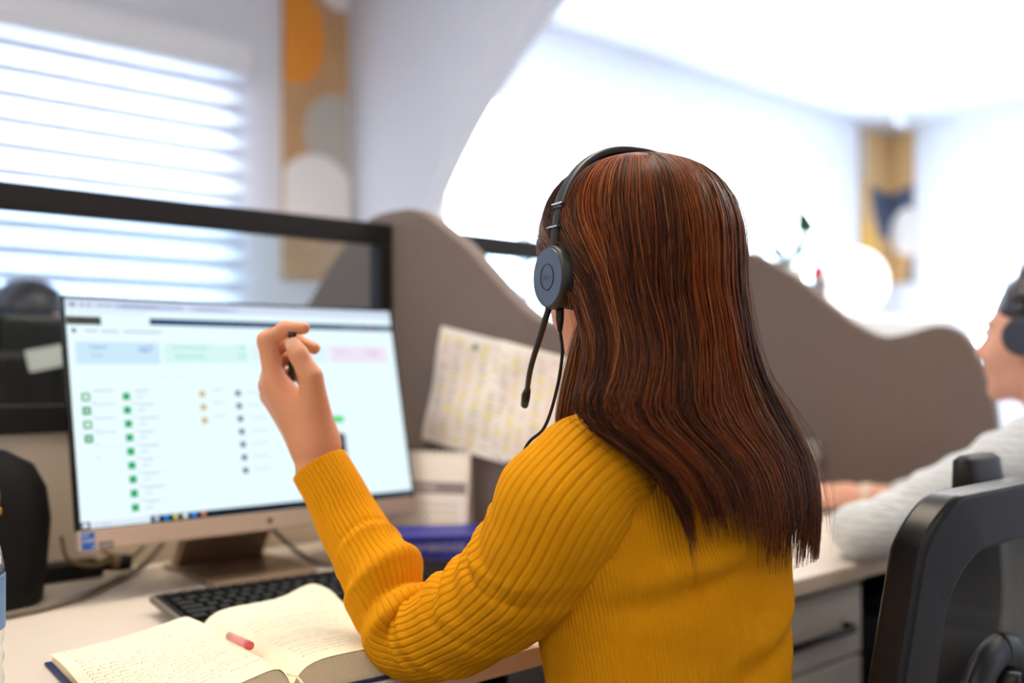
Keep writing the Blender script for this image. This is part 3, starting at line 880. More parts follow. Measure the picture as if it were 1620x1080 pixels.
# tent calendar beside the divider
A_, B_ = np.array([1.000, 1.478]), np.array([1.082, 1.353])
cx_ = (B_ - A_) / np.linalg.norm(B_ - A_); cn = np.array([cx_[1], -cx_[0]])      # cn towards the viewer
cw = np.linalg.norm(B_ - A_); CH = .178
def cal(x, z, d):      # leaning front face, d outward
    p = A_ + cx_ * x + cn * (d - z * .13)
    return (p[0], p[1], DT + z)
def cal_box(x0, x1, z0, z1, d0, d1):
    g = box(x0, x1, z0, z1, d0, d1); return np.array([cal(a, b, c) for a, b, c in g[0]]), g[1]
M_paper = mat('paper_white', (250, 244, 234), 0.7, var=0.01, scale=9)
t = thing('desk_calendar', 'white spiral desk calendar standing between the monitor and the brown divider', 'calendar', cal(cw / 2, 0, -.02))
fr = obj('front_board', cal_box(0, cw, 0, CH, -.002, 0), M_paper, t)
def calb(x, z, d): 
    p = A_ + cx_ * x + cn * (-2 * .13 * CH + z * .13 + d); return (p[0], p[1], DT + z)
g = box(0, cw, 0, CH, -.002, 0); obj('back_board', (np.array([calb(*v) for v in g[0]]), g[1]), M_paper, t)
obj('upper_sheet', cal_box(.004, cw - .004, .124, CH - .008, .0002, .001), M_paper, fr)
obj('grey_band', cal_box(.004, cw - .004, .104, .124, .0002, .0012), mat('band_grey', (150, 140, 138), 0.7), fr)
obj('month_lettering', cal_box(.02, .09, .110, .118, .0012, .0016), mat('band_text', (196, 186, 184), 0.7), fr)
obj('month_sheet', cal_box(.004, cw - .004, .004, .104, .0002, .001), M_paper, fr)
M_pale = mat('date_grey', (200, 192, 184), 0.7)
gs = [cal_box(.05 + .012 * i, .056 + .012 * i, .030 + .013 * j, .034 + .013 * j, .001, .0013) for i in range(7) for j in range(5)]
obj('dates', join(*gs), M_pale, fr)['kind'] = 'stuff'
for i in range(14):
    x = .008 + i * (cw - .016) / 13
    c0 = cal(x, CH, -.001)
    ring = [(c0[0] + cn[0] * .006 * math.cos(a), c0[1] + cn[1] * .006 * math.cos(a), c0[2] + .006 * math.sin(a)) for a in np.linspace(0, 2 * math.pi, 11)]
    obj('spiral_ring', tube(ring, .0008, 5, caps=False), M_black, t)

# two books lying in front of the calendar
s0 = np.array([.900, 1.330]); s1 = np.array([1.070, 1.222]); bx = (s1 - s0) / np.linalg.norm(s1 - s0); by = np.array([-bx[1], bx[0]])
def book(label, L, D, h0, h1, mc, inset, rot, title=None, tm=None):
    t = thing('book', label, 'book', (*(s0 + bx * L / 2 + by * D / 2), h0))
    c, s_ = math.cos(rot), math.sin(rot); ax = bx * c + by * s_; ay = -bx * s_ + by * c; o_ = s0 + by * inset + bx * inset
    f = lambda g: (np.array([(*(o_ + ax * a + ay * b), z) for a, b, z in g[0]]), g[1])
    th = .0025
    cv = obj('cover', f(join(box(0, L, 0, D, h0, h0 + th, .0006), box(0, L, 0, D, h1 - th, h1, .0006), box(0, L, 0, .003, h0 + th, h1 - th))), mc, t)
    obj('pages', f(box(.003, L - .003, .003, D - .004, h0 + th, h1 - th)), M_block, t)
    if title:
        g = text_geo(title, .017)
        V = g[0]; obj('title', f((np.array([(a + L * .40, -.0006, b + (h0 + h1) / 2) for a, b, z in V]), g[1])), tm, cv)
book('thin orange and black book under the blue book', .19, .11, DT, DT + .0165, mat('book_orange', (120, 62, 34), 0.5, var=0.5, scale=30), .006, .05)
book('thick blue book with pale spine lettering beside the keyboard', .20, .115, DT + .0165, DT + .055, mat('book_blue', (38, 48, 150), 0.45, var=0.05, scale=40), 0, 0, 'CAMBRIDGE', mat('title_pale', (176, 176, 214), 0.6))
# white eraser-like note block by the books
n1 = obj('note_block', box(.905, .945, 1.245, 1.275, DT, DT + .012, .001), M_paper); tag(n1, 'small white note block on the desk under the blue book spine', 'note block')
n1.rotation_euler.z = -.4
# schedule sheets pinned on the first divider
def pg_sheet(name, label, V0, h_tl, V1, h_tr, V2, h_bl, V3, h_br, off, seed):
    N1, N2 = 20, 22; V = []
    for j in range(N2):
        b = j / (N2 - 1)
        for i in range(N1):
            a = i / (N1 - 1)
            v = (V0 * (1 - a) + V1 * a) * (1 - b) + (V2 * (1 - a) + V3 * a) * b
            h = (h_tl * (1 - a) + h_tr * a) * (1 - b) + (h_bl * (1 - a) + h_br * a) * b
            V.append((1.134 - off - .006 * math.sin(a * 3.1) * b - .004 * b * b - .002 * math.sin(b * 9 + a * 4), v, h))
    V = np.array(V)
    t = thing(name, label, 'paper', (1.134, (V0 + V1) / 2, min(h_bl, h_br)))
    sh = obj('sheet', (V, grid_faces(N2, N1)), M_paper, t, True)
    r = random.Random(seed); Gd = V.reshape(N2, N1, 3)
    def P(a, b):
        x, y = a * (N1 - 1), b * (N2 - 1); i, j = min(int(x), N1 - 2), min(int(y), N2 - 2); fx, fy = x - i, y - j
        p = Gd[j, i] * (1 - fx) * (1 - fy) + Gd[j, i + 1] * fx * (1 - fy) + Gd[j + 1, i] * (1 - fx) * fy + Gd[j + 1, i + 1] * fx * fy
        return (p[0] - .0011, p[1], p[2])
    bars = {}
    for ci, a0 in enumerate((.06, .22, .38, .54, .70, .84)):
        for rr in range(20):
            k_ = r.choice(['yellow', 'yellow', 'pink', 'grey']) if ci % 2 else r.choice(['yellow', 'pink', 'pink', 'grey', 'none'])
            if k_ == 'none': continue
            b0 = .07 + rr * .044; bars.setdefault(k_, []).append((a0, b0, a0 + r.uniform(.07, .12), b0 + .024))
    cols = {'yellow': (244, 228, 150), 'pink': (248, 222, 220), 'grey': (224, 214, 206)}
    for k_, rs in bars.items():
        g = []
        for a, b, c, d in rs: g.append((np.array([P(a, b), P(c, b), P(c, d), P(a, d)]), [(0, 1, 2, 3)]))
        obj(k_ + '_rows', join(*g), mat('row_' + k_, cols[k_], 0.7), sh)['kind'] = 'stuff'
    return t
t = pg_sheet('schedule_sheet', 'printed yellow and pink schedule sheet pinned to the brown divider', 1.49, 1.150, 1.26, 1.108, 1.545, .935, 1.30, .905, .001, 2)
pin = obj('pin', lathe([(.001, 0), (.005, 0), (.005, .004), (.001, .005)], (1.131, 1.385, 1.108), 12, Matrix.Rotation(-math.pi / 2, 3, 'Y')), mat('pin_green', (90, 120, 110), 0.4), t)
t = pg_sheet('schedule_sheet', 'pink printed schedule sheet on the divider beside the headset microphone', 1.315, 1.120, 1.13, 1.085, 1.345, .925, 1.16, .880, .004, 5)

# ------------------------------------------------------------------ people
M_skin = mat('skin', (216, 150, 112), 0.55, var=0.05, scale=45, bump=0.06, bscale=500, sss=0.12)
M_nail = mat('nail', (232, 184, 160), 0.22, coat=0.4)
M_eye = mat('eye_white', (236, 232, 228), 0.2)
M_trous = mat('trousers_dark', (30, 30, 36), 0.85, var=0.15, scale=60)
M_shoe = mat('shoe_black', (22, 22, 22), 0.4)

def head_prims():
    p = [ell((0, -.012, .035), (.074, .094, .086), .02), ell((0, .030, -.022), (.060, .060, .088), .02), ell((0, .045, -.070), (.046, .044, .040), .02),
         cap((0, .080, -.098), (0, .078, -.094), .017, k=.02), cap((0, .088, .012), (0, .108, -.026), .008, .0115, .010), cap((-.010, .098, -.031), (.010, .098, -.031), .007, k=.006),
         ell((0, .0945, -.052), (.021, .010, .0055), .004), ell((0, .0925, -.063), (.019, .010, .0065), .004), ell((0, .078, .026), (.048, .014, .010), .014)]
    for s_ in (-1, 1):
        p += [ell((s_ * .034, .060, -.030), (.026, .026, .028), .02), ell((s_ * .075, -.006, -.006), (.009, .020, .032), .008), cut((s_ * .030, .101, .010), .013, .010)]
    p += [cap((0, -.012, -.07), (0, -.040, -.185), .050, .056, .02)]
    return p
def add_eyes(HM, body):
    for s_ in (-1, 1):
        c = HM @ Vector((s_ * .030, .082, .010))
        obj('eye', lathe([(.0004, -.011), (.006, -.0092), (.0098, -.005), (.011, 0), (.0098, .005), (.006, .0092), (.0004, .011)], c, 14), M_eye, body, True)

def torso_geo(secs, NA, NR, ribs, amp, width=.2, folds=None, p=2.35):
    S = smooth_path(secs, NR)
    th = np.linspace(0, 2 * math.pi, 2000, endpoint=False)
    c, s_ = np.cos(th), np.sin(th)
    ux = np.sign(c) * np.abs(c) ** (2 / p); uy = np.sign(s_) * np.abs(s_) ** (2 / p)
    L = np.concatenate([[0], np.cumsum(np.hypot(np.diff(ux * .155), np.diff(uy * .10)))]); L /= L[-1]
    tt = np.interp(np.linspace(0, 1, NA, endpoint=False), L, th)
    c, s_ = np.cos(tt), np.sin(tt)
    ux = np.sign(c) * np.abs(c) ** (2 / p); uy = np.sign(s_) * np.abs(s_) ** (2 / p)
    h, cu, cv, a, b = S.T
    X = cu[:, None] + a[:, None] * ux; Y = cv[:, None] + b[:, None] * uy; Z = np.repeat(h[:, None], NA, 1)
    nx = ux / a[:, None]; ny = uy / b[:, None]; nl = np.hypot(nx, ny); nx /= nl; ny /= nl
    fr = (np.arange(NA) * ribs / NA) % 1.0
    d = -amp * np.exp(-((fr - .5) / width) ** 2)[None, :] * np.ones_like(X)
    if folds is not None: d = d + folds(X, Y, Z)
    X = X + nx * d; Y = Y + ny * d
    V = np.stack([X, Y, Z], -1).reshape(-1, 3)
    return V, grid_faces(NR, NA, True)

def sleeve_geo(pts, radii, n, NA, ribs, amp, width=.17, folds=None, hem=True, vin=None, up=(0, 0, 1)):
    P = smooth_path(pts, n)
    r = smooth_path([(x, 0, 0) for x in radii], n)[:, 0]
    T, N, B = frames(P, up)
    s_ = np.concatenate([[0], np.cumsum(np.linalg.norm(np.diff(P, axis=0), axis=1))])
    th = np.linspace(0, 2 * math.pi, NA, endpoint=False)
    rad = np.cos(th)[None, :, None] * N[:, None, :] + np.sin(th)[None, :, None] * B[:, None, :]
    fr = (np.arange(NA) * ribs / NA) % 1.0
    d = -amp * np.exp(-((fr - .5) / width) ** 2)[None, :] * np.ones((n, NA))
    if folds is not None:
        ci = rad @ (np.array(vin) / np.linalg.norm(vin))
        d = d + folds(s_[:, None] / s_[-1], ci, th[None, :], s_[-1])
    R = r[:, None] + d
    V = (P[:, None, :] + R[..., None] * rad)
    rows = [V]
    if hem:
        t_ = T[-1]
        for dr, dz in ((-.0008, .0012), (-.0022, .0008), (-.0030, -.003), (-.0035, -.02)):
            rows.append((P[-1] + t_ * dz + (R[-1] + dr)[:, None] * rad[-1])[None])
    V = np.concatenate(rows, 0)
    return V.reshape(-1, 3), grid_faces(len(V), NA, True)

def strand_geo(P, r):
    N, S, _ = P.shape
    T = np.gradient(P, axis=1); T /= np.linalg.norm(T, axis=2, keepdims=True) + 1e-12
    ref = np.array([0.31, 0.52, 0.2]); A = np.cross(T, ref); A /= np.linalg.norm(A, axis=2, keepdims=True) + 1e-12
    Bv = np.cross(T, A)
    th = np.array([0, 2.0944, 4.18879])
    V = P[:, :, None, :] + r[:, :, None, None] * (np.cos(th)[None, None, :, None] * A[:, :, None, :] + np.sin(th)[None, None, :, None] * Bv[:, :, None, :])
    i = (np.arange(N) * S * 3)[:, None, None] + (np.arange(S - 1) * 3)[None, :, None]; j = np.arange(3)[None, None, :]
    a = i + j; b = i + (j + 1) % 3
    F = np.stack([a, b, b + 3, a + 3], -1).reshape(-1, 4)
    return V.reshape(-1, 3), F
def set_col(o, cols):
    at = o.data.color_attributes.new('col', 'FLOAT_COLOR', 'POINT')
    c = np.ones((len(o.data.vertices), 4), dtype=np.float32); c[:, :3] = cols
    at.data.foreach_set('color', c.ravel())
M_hair = mat('hair_brown', (90, 50, 28), 0.42, spec=0.28, attr='col')

# ---- person in the mustard sweater
HC1 = Vector((.788, .706, 1.168)); HR1 = Vector((.968, -.246, 0)); HF1 = Vector((.246, .968, 0))
HM1 = basis(HC1, HR1, HF1)
p1 = thing('person', 'person in a mustard ribbed sweater seen from behind, left hand raised holding a pen', 'person', (.81, .69, 0))
MCP = [(.553, 1.045, 1.057), (.560, 1.065, 1.059), (.567, 1.085, 1.051), (.575, 1.099, 1.038)]
IDX = [(.553, 1.045, 1.057), (.547, 1.053, 1.104), (.561, 1.034, 1.117), (.576, 1.018, 1.118)]
MID = [(.560, 1.065, 1.059), (.567, 1.075, 1.098), (.585, 1.051, 1.103), (.597, 1.031, 1.095)]
RNG = [(.567, 1.085, 1.051), (.583, 1.092, 1.084), (.602, 1.068, 1.084), (.603, 1.055, 1.070)]
LIT = [(.575, 1.099, 1.038), (.593, 1.099, 1.064), (.606, 1.081, 1.063), (.603, 1.067, 1.051)]
THB = [(.590, 1.003, 1.002), (.573, .998, 1.062), (.563, 1.007, 1.087), (.5605, 1.014, 1.0975)]
WR0, WR1 = (.594, .999, .935), (.587, 1.016, .985)
EL, SH, WE = (.619, .854, .787), (.672, .675, .948), (.588, 1.0, .945)
ELB = (.620, .845, .778)
pr = prim_xf(head_prims(), HM1)
pr += [cap((.795, .675, 1.02), (.812, .69, .97), .062, .075, .03), ell((.812, .69, .88), (.125, .080, .13), .03), ell((.812, .68, .74), (.112, .082, .13), .03),
       ell((.812, .665, .56), (.14, .095, .11), .03), cap((.812, .685, .965), SH, .05, .040, .03), cap(SH, ELB, .038, .027, .02), cap(ELB, WE, .027, .0255, .015)]
pr += [cap((.812, .685, .965), (.955, .69, .948), .05, .040, .03), cap((.955, .69, .948), (1.02, .85, .80), .040, .036, .02), cap((1.02, .85, .80), (1.0, .98, .785), .034, .026, .015), cap((1.0, .98, .785), (.99, 1.04, .768), .026, .022, .015)]
# raised left hand
pr += [cap(WE, WR1, .0255, .0245, .012)]
for i, m_ in enumerate(MCP):
    w0 = np.array(WR1) + (np.array(MCP[i]) - np.array(MCP[1])) * .35
    pr.append(cap(w0, m_, .0215 - .001 * i, (.0135, .0135, .0125, .0115)[i], .014))
pr.append(cap((.590, 1.008, .985), THB[1], .0225, .0135, .014))
pr.append(cap((.575, 1.030, 1.020), (.560, 1.050, 1.048), .019, .012, .014))
for ch, rr in ((THB[1:], (.0130, .0108, .0098)), (IDX, (.0122, .0106, .0088, .0072)), (MID, (.0122, .0104, .0088, .0072)), (RNG, (.0115, .0098, .0083, .0068)), (LIT, (.0100, .0085, .0073, .0060))):
    for j in range(len(ch) - 1): pr.append(cap(ch[j], ch[j + 1], rr[j], rr[j + 1], .0045))
# resting right hand
for j in range(4):
    b0 = np.array((.968 + .017 * j, 1.055, .768)); pr += [cap((.985 + .004 * j, 1.035, .768), b0, .014, .011, .010), cap(b0, b0 + (-.002, .032, .004), .0095, .0085, .004), cap(b0 + (-.002, .032, .004), b0 + (-.004, .058, -.010), .0085, .007, .004)]
pr += [cap((.975, 1.03, .765), (.945, 1.055, .760), .013, .011, .01), cap((.945, 1.055, .760), (.942, 1.085, .757), .011, .008, .004)]
body1 = obj('body', sdf_mesh(pr, .0031), M_skin, p1, True)
add_eyes(HM1, body1)
def nail(tip, prev, out, w_, l_, nm, par):
    tip, prev = np.array(tip), np.array(prev); d = (tip - prev) / np.linalg.norm(tip - prev)
    o_ = np.array(out, float); o_ -= d * (o_ @ d); o_ /= np.linalg.norm(o_); sd = np.cross(d, o_)
    V = []
    for i in range(7):
        for j in range(7):
            a, b = (i / 6 - .5) * 2, (j / 6 - .5) * 2
            sc = math.sqrt(max(0, 1 - .45 * a ** 4)) 
            ph = b * .95 * sc
            V.append(tip + d * (a * l_ / 2 - .001) + (o_ * math.cos(ph) + sd * math.sin(ph)) * w_)
    obj(nm, (np.array(V), grid_faces(7, 7)), M_nail, par, True)
nail(THB[3], THB[2], (-.66, -.75, .3), .0101, .0125, 'thumb_nail', body1)

M_knit = mat('knit_mustard', (224, 153, 11), 0.85, var=0.06, scale=70, bump=0.22, bscale=1400, spec=0.12)
def g_(x, c, w_): return np.exp(-((x - c) / w_) ** 2)
def torso_folds(X, Y, Z):
    back = np.clip((.70 - Y) / .10, 0, 1)
    u = X - .81
    d = .0080 * back * g_(Z - (.885 + .16 * (u + .08)), 0, .013) * g_(u, -.03, .10) * 1.0
    d -= .0080 * back * g_(Z - (.858 + .16 * (u + .08)), 0, .012) * g_(u, -.05, .10)
    d += .0062 * back * g_(Z - (.80 + .25 * u), 0, .018) * g_(u, .03, .08)
    d -= .0045 * back * g_(Z - (.775 + .25 * u), 0, .014) * g_(u, .03, .08)
    d += (.0034 * back * g_(Z - (.745 + .3 * u), 0, .016) - .0034 * back * g_(Z - (.715 + .3 * u), 0, .016)) * g_(u, 0, .09)
    d += .0016 * np.sin(Z * 95 + u * 30) * np.clip((.92 - Z) / .1, 0, 1) * g_(u, -.02, .08)
    return d
tsec = [(.50, .812, .665, .170, .125), (.58, .812, .665, .160, .118), (.66, .812, .665, .144, .106), (.75, .812, .672, .142, .104), (.83, .812, .680, .153, .107), (.90, .812, .686, .164, .105), (.945, .812, .690, .164, .098),
        (.978, .812, .692, .153, .088), (1.000, .810, .693, .128, .078), (1.014, .807, .694, .098, .069), (1.026, .803, .694, .075, .062), (1.040, .800, .694, .063, .057), (1.043, .800, .694, .058, .052), (1.035, .800, .694, .054, .049)]
sw1 = obj('sweater', torso_geo(tsec, 1170, 160, 195, .0012, .2, torso_folds), M_knit, p1, True)
LSL = [(.770, .680, .964), (.716, .673, .970), (.668, .672, .953), (.654, .697, .903), (.648, .735, .860), (.630, .803, .809), (.617, .858, .789), (.611, .888, .812), (.609, .916, .850), (.603, .961, .896), (.596, .983, .930), (.587, 1.002, .960)]
LR = [.050, .061, .066, .063, .0585, .0500, .0470, .0445, .0415, .0370, .0345, .0335]
vin = np.array(SH) - np.array(EL); vin = vin / np.linalg.norm(vin) + np.array([-.03, .149, .174]) / .231
def sleeve_folds(s, ci, th, L):
    # s 0..1 along; elbow near .56
    inn = np.clip(ci * .5 + .5, 0, 1)
    d = np.zeros(np.broadcast(s, ci).shape)
    for c, w_, a, sl in ((.735, .016, .0060, .035), (.690, .014, -.0050, .035), (.655, .017, .0058, .03), (.622, .012, -.0050, .02), (.520, .014, .0045, -.02), (.490, .012, -.0040, -.02), (.462, .012, .0038, -.03), (.435, .011, -.0034, -.03), (.405, .012, .0036, -.035), (.378, .010, -.0030, -.04), (.350, .012, .0034, -.04), (.320, .010, -.0026, -.04), (.288, .012, .0030, -.05)):
        d = d + 1.7 * a * g_(s - sl * ci, c, w_) * inn ** (0.8 if s is None or c > .6 else 2.2)
    # slanting folds across the outer upper arm and a gathered sleeve head
    for c, w_, a, k in ((.30, .010, .0030, .05), (.335, .008, -.0028, .05), (.43, .009, .0026, .06), (.46, .007, -.0024, .06), (.555, .009, .0034, .03), (.578, .007, -.0036, .03), (.80, .008, .0022, .02), (.815, .006, -.0020, .02)):
        d = d + a * g_(s - k * np.sin(th + 1.0), c, w_) * (.35 + .65 * inn)
    d = d + .0040 * g_(s, .20, .035) * inn ** 2 - .0050 * g_(s - .02 * np.cos(th), .155, .018)
    d = d + .0012 * np.sin(s * 60 + 2.2 * np.sin(th * 2)) * g_(s, .45, .3)
    return d
obj('sleeve', sleeve_geo(LSL, LR, 260, 400, 40, .0019, .10, sleeve_folds, True, vin), M_knit, sw1, True)
RSL = [(.850, .685, .962), (.905, .680, .962), (.950, .690, .940), (.985, .765, .875), (1.018, .845, .800), (1.012, .905, .795), (1.004, .960, .790)]
obj('sleeve', sleeve_geo(RSL, [.05, .062, .062, .055, .048, .042, .036], 90, 184, 46, .0010), M_knit, sw1, True)
tp = [ell((.812, .665, .52), (.165, .125, .10), .03)]
for s_ in (-1, 1):
    u = .812 + s_ * .09
    tp += [cap((u, .69, .52), (u + s_ * .02, 1.08, .525), .083, .060, .03), cap((u + s_ * .02, 1.08, .525), (u + s_ * .02, 1.10, .09), .058, .045, .02)]
obj('trousers', sdf_mesh(tp, .008), M_trous, p1, True)
for s_ in (-1, 1):
    u = .812 + s_ * .11
    obj('shoe', sdf_mesh([ell((u, 1.10, .05), (.040, .05, .045), .02), ell((u, 1.19, .035), (.042, .09, .032), .02)], .006), M_shoe, p1, True)

# hair: rows of horizontal sections (z, x, y, a, b, turn) in the head frame
HROWS = [(.1255, 0, -.010, .003, .004, 0), (.1225, 0, -.010, .030, .036, 0), (.110, 0, -.008, .060, .075, 0), (.088, 0, -.008, .081, .102, 0), (.055, 0, -.009, .094, .118, 0), (.020, 0, -.012, .097, .120, 0),
         (-.020, .002, -.016, .0975, .115, 0), (-.060, .004, -.030, .099, .103, 3), (-.100, .005, -.050, .110, .086, 6), (-.140, .010, -.078, .136, .064, 10), (-.190, .046, -.110, .120, .041, 14), (-.240, .060, -.123, .106, .030, 14), (-.292, .063, -.126, .099, .022, 14)]
HS = smooth_path(HROWS, 200)
hz = HS[:, 0]
tpar = np.linspace(0, 1, 200)
def sstep(x): x = np.clip(x, 0, 1); return x * x * (3 - 2 * x)
def hair_pts(phi0, t, scale, wav):
    """phi0 (N,) deg from facing, t (N,S)"""
    r_ = [np.interp(t, tpar, HS[:, k]) for k in range(6)]
    z, cx, cy, a, b, rot = r_
    m = sstep((.080 - z) / .105)
    ph0 = phi0[:, None] + 0 * t
    sgn = np.where(ph0 >= 0, 1.0, -1.0); ap = np.abs(ph0)
    lo_ = 103 - 8 * sstep((-.07 - z) / .07)
    full = lo_ + (180 - lo_) * (ap / 180) ** 2.6
    ph = np.radians(sgn * (ap * (1 - m) + full * m)) + wav
    x = -np.sin(ph) * a * scale; y = np.cos(ph) * b * scale      # +phi = left side
    rr = np.radians(rot); X = cx + x * np.cos(rr) - y * np.sin(rr); Y = cy + x * np.sin(rr) + y * np.cos(rr)
    L = np.stack([X, Y, z], -1)
    return L @ np.array([HR1[:], HF1[:], (0, 0, 1)]) + np.array(HC1[:])
nc, nr = 120, 90
ph = np.linspace(-179.9, 179.9, nc)
ph = np.concatenate([np.linspace(0.05, 180, nc // 2), np.linspace(-179.9, -0.05, nc // 2)])
tt = np.repeat(np.linspace(0, .83, nr)[None], nc, 0)
hp = hair_pts(ph, tt, np.interp(tt, [0, .6, 1], [.965, .95, .80]), 0)
Vh = hp.transpose(1, 0, 2).reshape(-1, 3)
hull = (Vh, grid_faces(nr, nc))
NS, SS = 7600, 26
clump = rng.integers(0, 240, NS); cphi = rng.uniform(-180, 180, 240)
phi0 = cphi[clump] + rng.normal(0, 5.5, NS); phi0 = (phi0 + 180) % 360 - 180
lf_ = (cphi > 0) * np.clip((178 - cphi) / 45, 0, 1); cend = rng.uniform(.905, .985, 240) - .075 * lf_; tend = np.clip(cend[clump] + rng.normal(0, .016, NS), .70, 1.0)
tstart = rng.uniform(0, .12, NS) ** 1.5
u_ = np.linspace(0, 1, SS)[None]
tt = tstart[:, None] + (tend - tstart)[:, None] * u_
cw1 = rng.uniform(0, 6.28, 240); cw2 = rng.uniform(.5, 1.0, 240)
phi0_c = ((cphi[clump] - phi0 + 180) % 360 - 180)
wav = np.radians(phi0_c)[:, None] * .55 * u_ ** 4 * .5 + (.045 * cw2[clump][:, None] * np.sin(tt * 7 + cw1[clump][:, None]) + .02 * np.sin(tt * 16 + rng.uniform(0, 6.28, NS)[:, None])) * np.clip((tt - .12) * 3, 0, 1) + rng.normal(0, .02, NS)[:, None] * u_
coff = rng.normal(0, .012, 240)
sc = 1.0 + coff[clump][:, None] * np.clip(tt * 3, 0, 1) + rng.normal(0, .010, NS)[:, None] + .012 * np.sin(tt * 9 + cw1[clump][:, None] * 2) - .10 * (rng.random(NS) ** 2)[:, None] * np.clip(tt * 2 - .2, 0, 1)
fly = rng.random(NS) < .018
sc = sc + (fly * rng.uniform(.02, .30, NS))[:, None] * u_ ** 2 * np.sin(u_ * 5 + rng.uniform(0, 6, NS)[:, None])
HP = hair_pts(phi0, tt, sc, wav)
# lock in front of the left shoulder, under the jaw
NL = 150
l0 = np.array([(-.078, -.030, -.055), (-.062, .010, -.085), (-.050, .045, -.120), (-.044, .066, -.160), (-.040, .070, -.215)])
lp = smooth_path(l0, SS)
lk = lp[None] + np.clip(rng.normal(0, 1, (NL, 1, 3)), -1.3, 1.3) * np.array([.005, .007, .004]) * (0.5 + .5 * np.sin(np.linspace(.4, 2.6, SS)))[None, :, None]
lk = lk @ np.array([HR1[:], HF1[:], (0, 0, 1)]) + np.array(HC1[:])
HP = np.concatenate([HP, lk])
NT = len(HP)
rad = (rng.uniform(.00035, .00075, NT))[:, None] * np.interp(np.linspace(0, 1, SS), [0, .06, .75, 1], [.6, 1, 1, .25])[None]
rad[:NS][fly] *= .5
hs = strand_geo(HP, rad)
nv = len(hull[0])
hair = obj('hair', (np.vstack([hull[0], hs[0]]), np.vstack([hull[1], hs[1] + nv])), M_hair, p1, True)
base = np.array(lin((118, 58, 20))[:3]); dark = np.array(lin((68, 33, 14))[:3]); tan_ = np.array(lin((170, 118, 66))[:3]); red = np.array(lin((150, 72, 22))[:3])
pick = rng.random(240)
ccol = np.where(pick[:, None] < .35, dark, np.where(pick[:, None] < .75, base, np.where(pick[:, None] < .97, red, base * 1.25)))
ci_ = np.concatenate([clump, rng.integers(0, 240, NT - NS)])
scol = ccol[ci_] * rng.uniform(.65, 1.35, NT)[:, None]
lt = rng.random(NT) < .05
scol[lt] = tan_ * .9
rs_ = np.concatenate([np.clip((-phi0 - 10) / 60, 0, 1) * np.clip((150 + phi0) / 50, 0, 1), np.full(NT - NS, .6)])  # right-side strands turn tan: window backlight put into the hair colour
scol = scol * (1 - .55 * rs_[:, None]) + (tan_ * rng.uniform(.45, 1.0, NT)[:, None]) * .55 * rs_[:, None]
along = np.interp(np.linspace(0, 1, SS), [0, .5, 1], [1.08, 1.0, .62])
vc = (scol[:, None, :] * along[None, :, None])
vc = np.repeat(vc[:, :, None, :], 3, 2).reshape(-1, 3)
set_col(hair, np.vstack([np.repeat(dark[None] * .8, nv, 0), vc]))

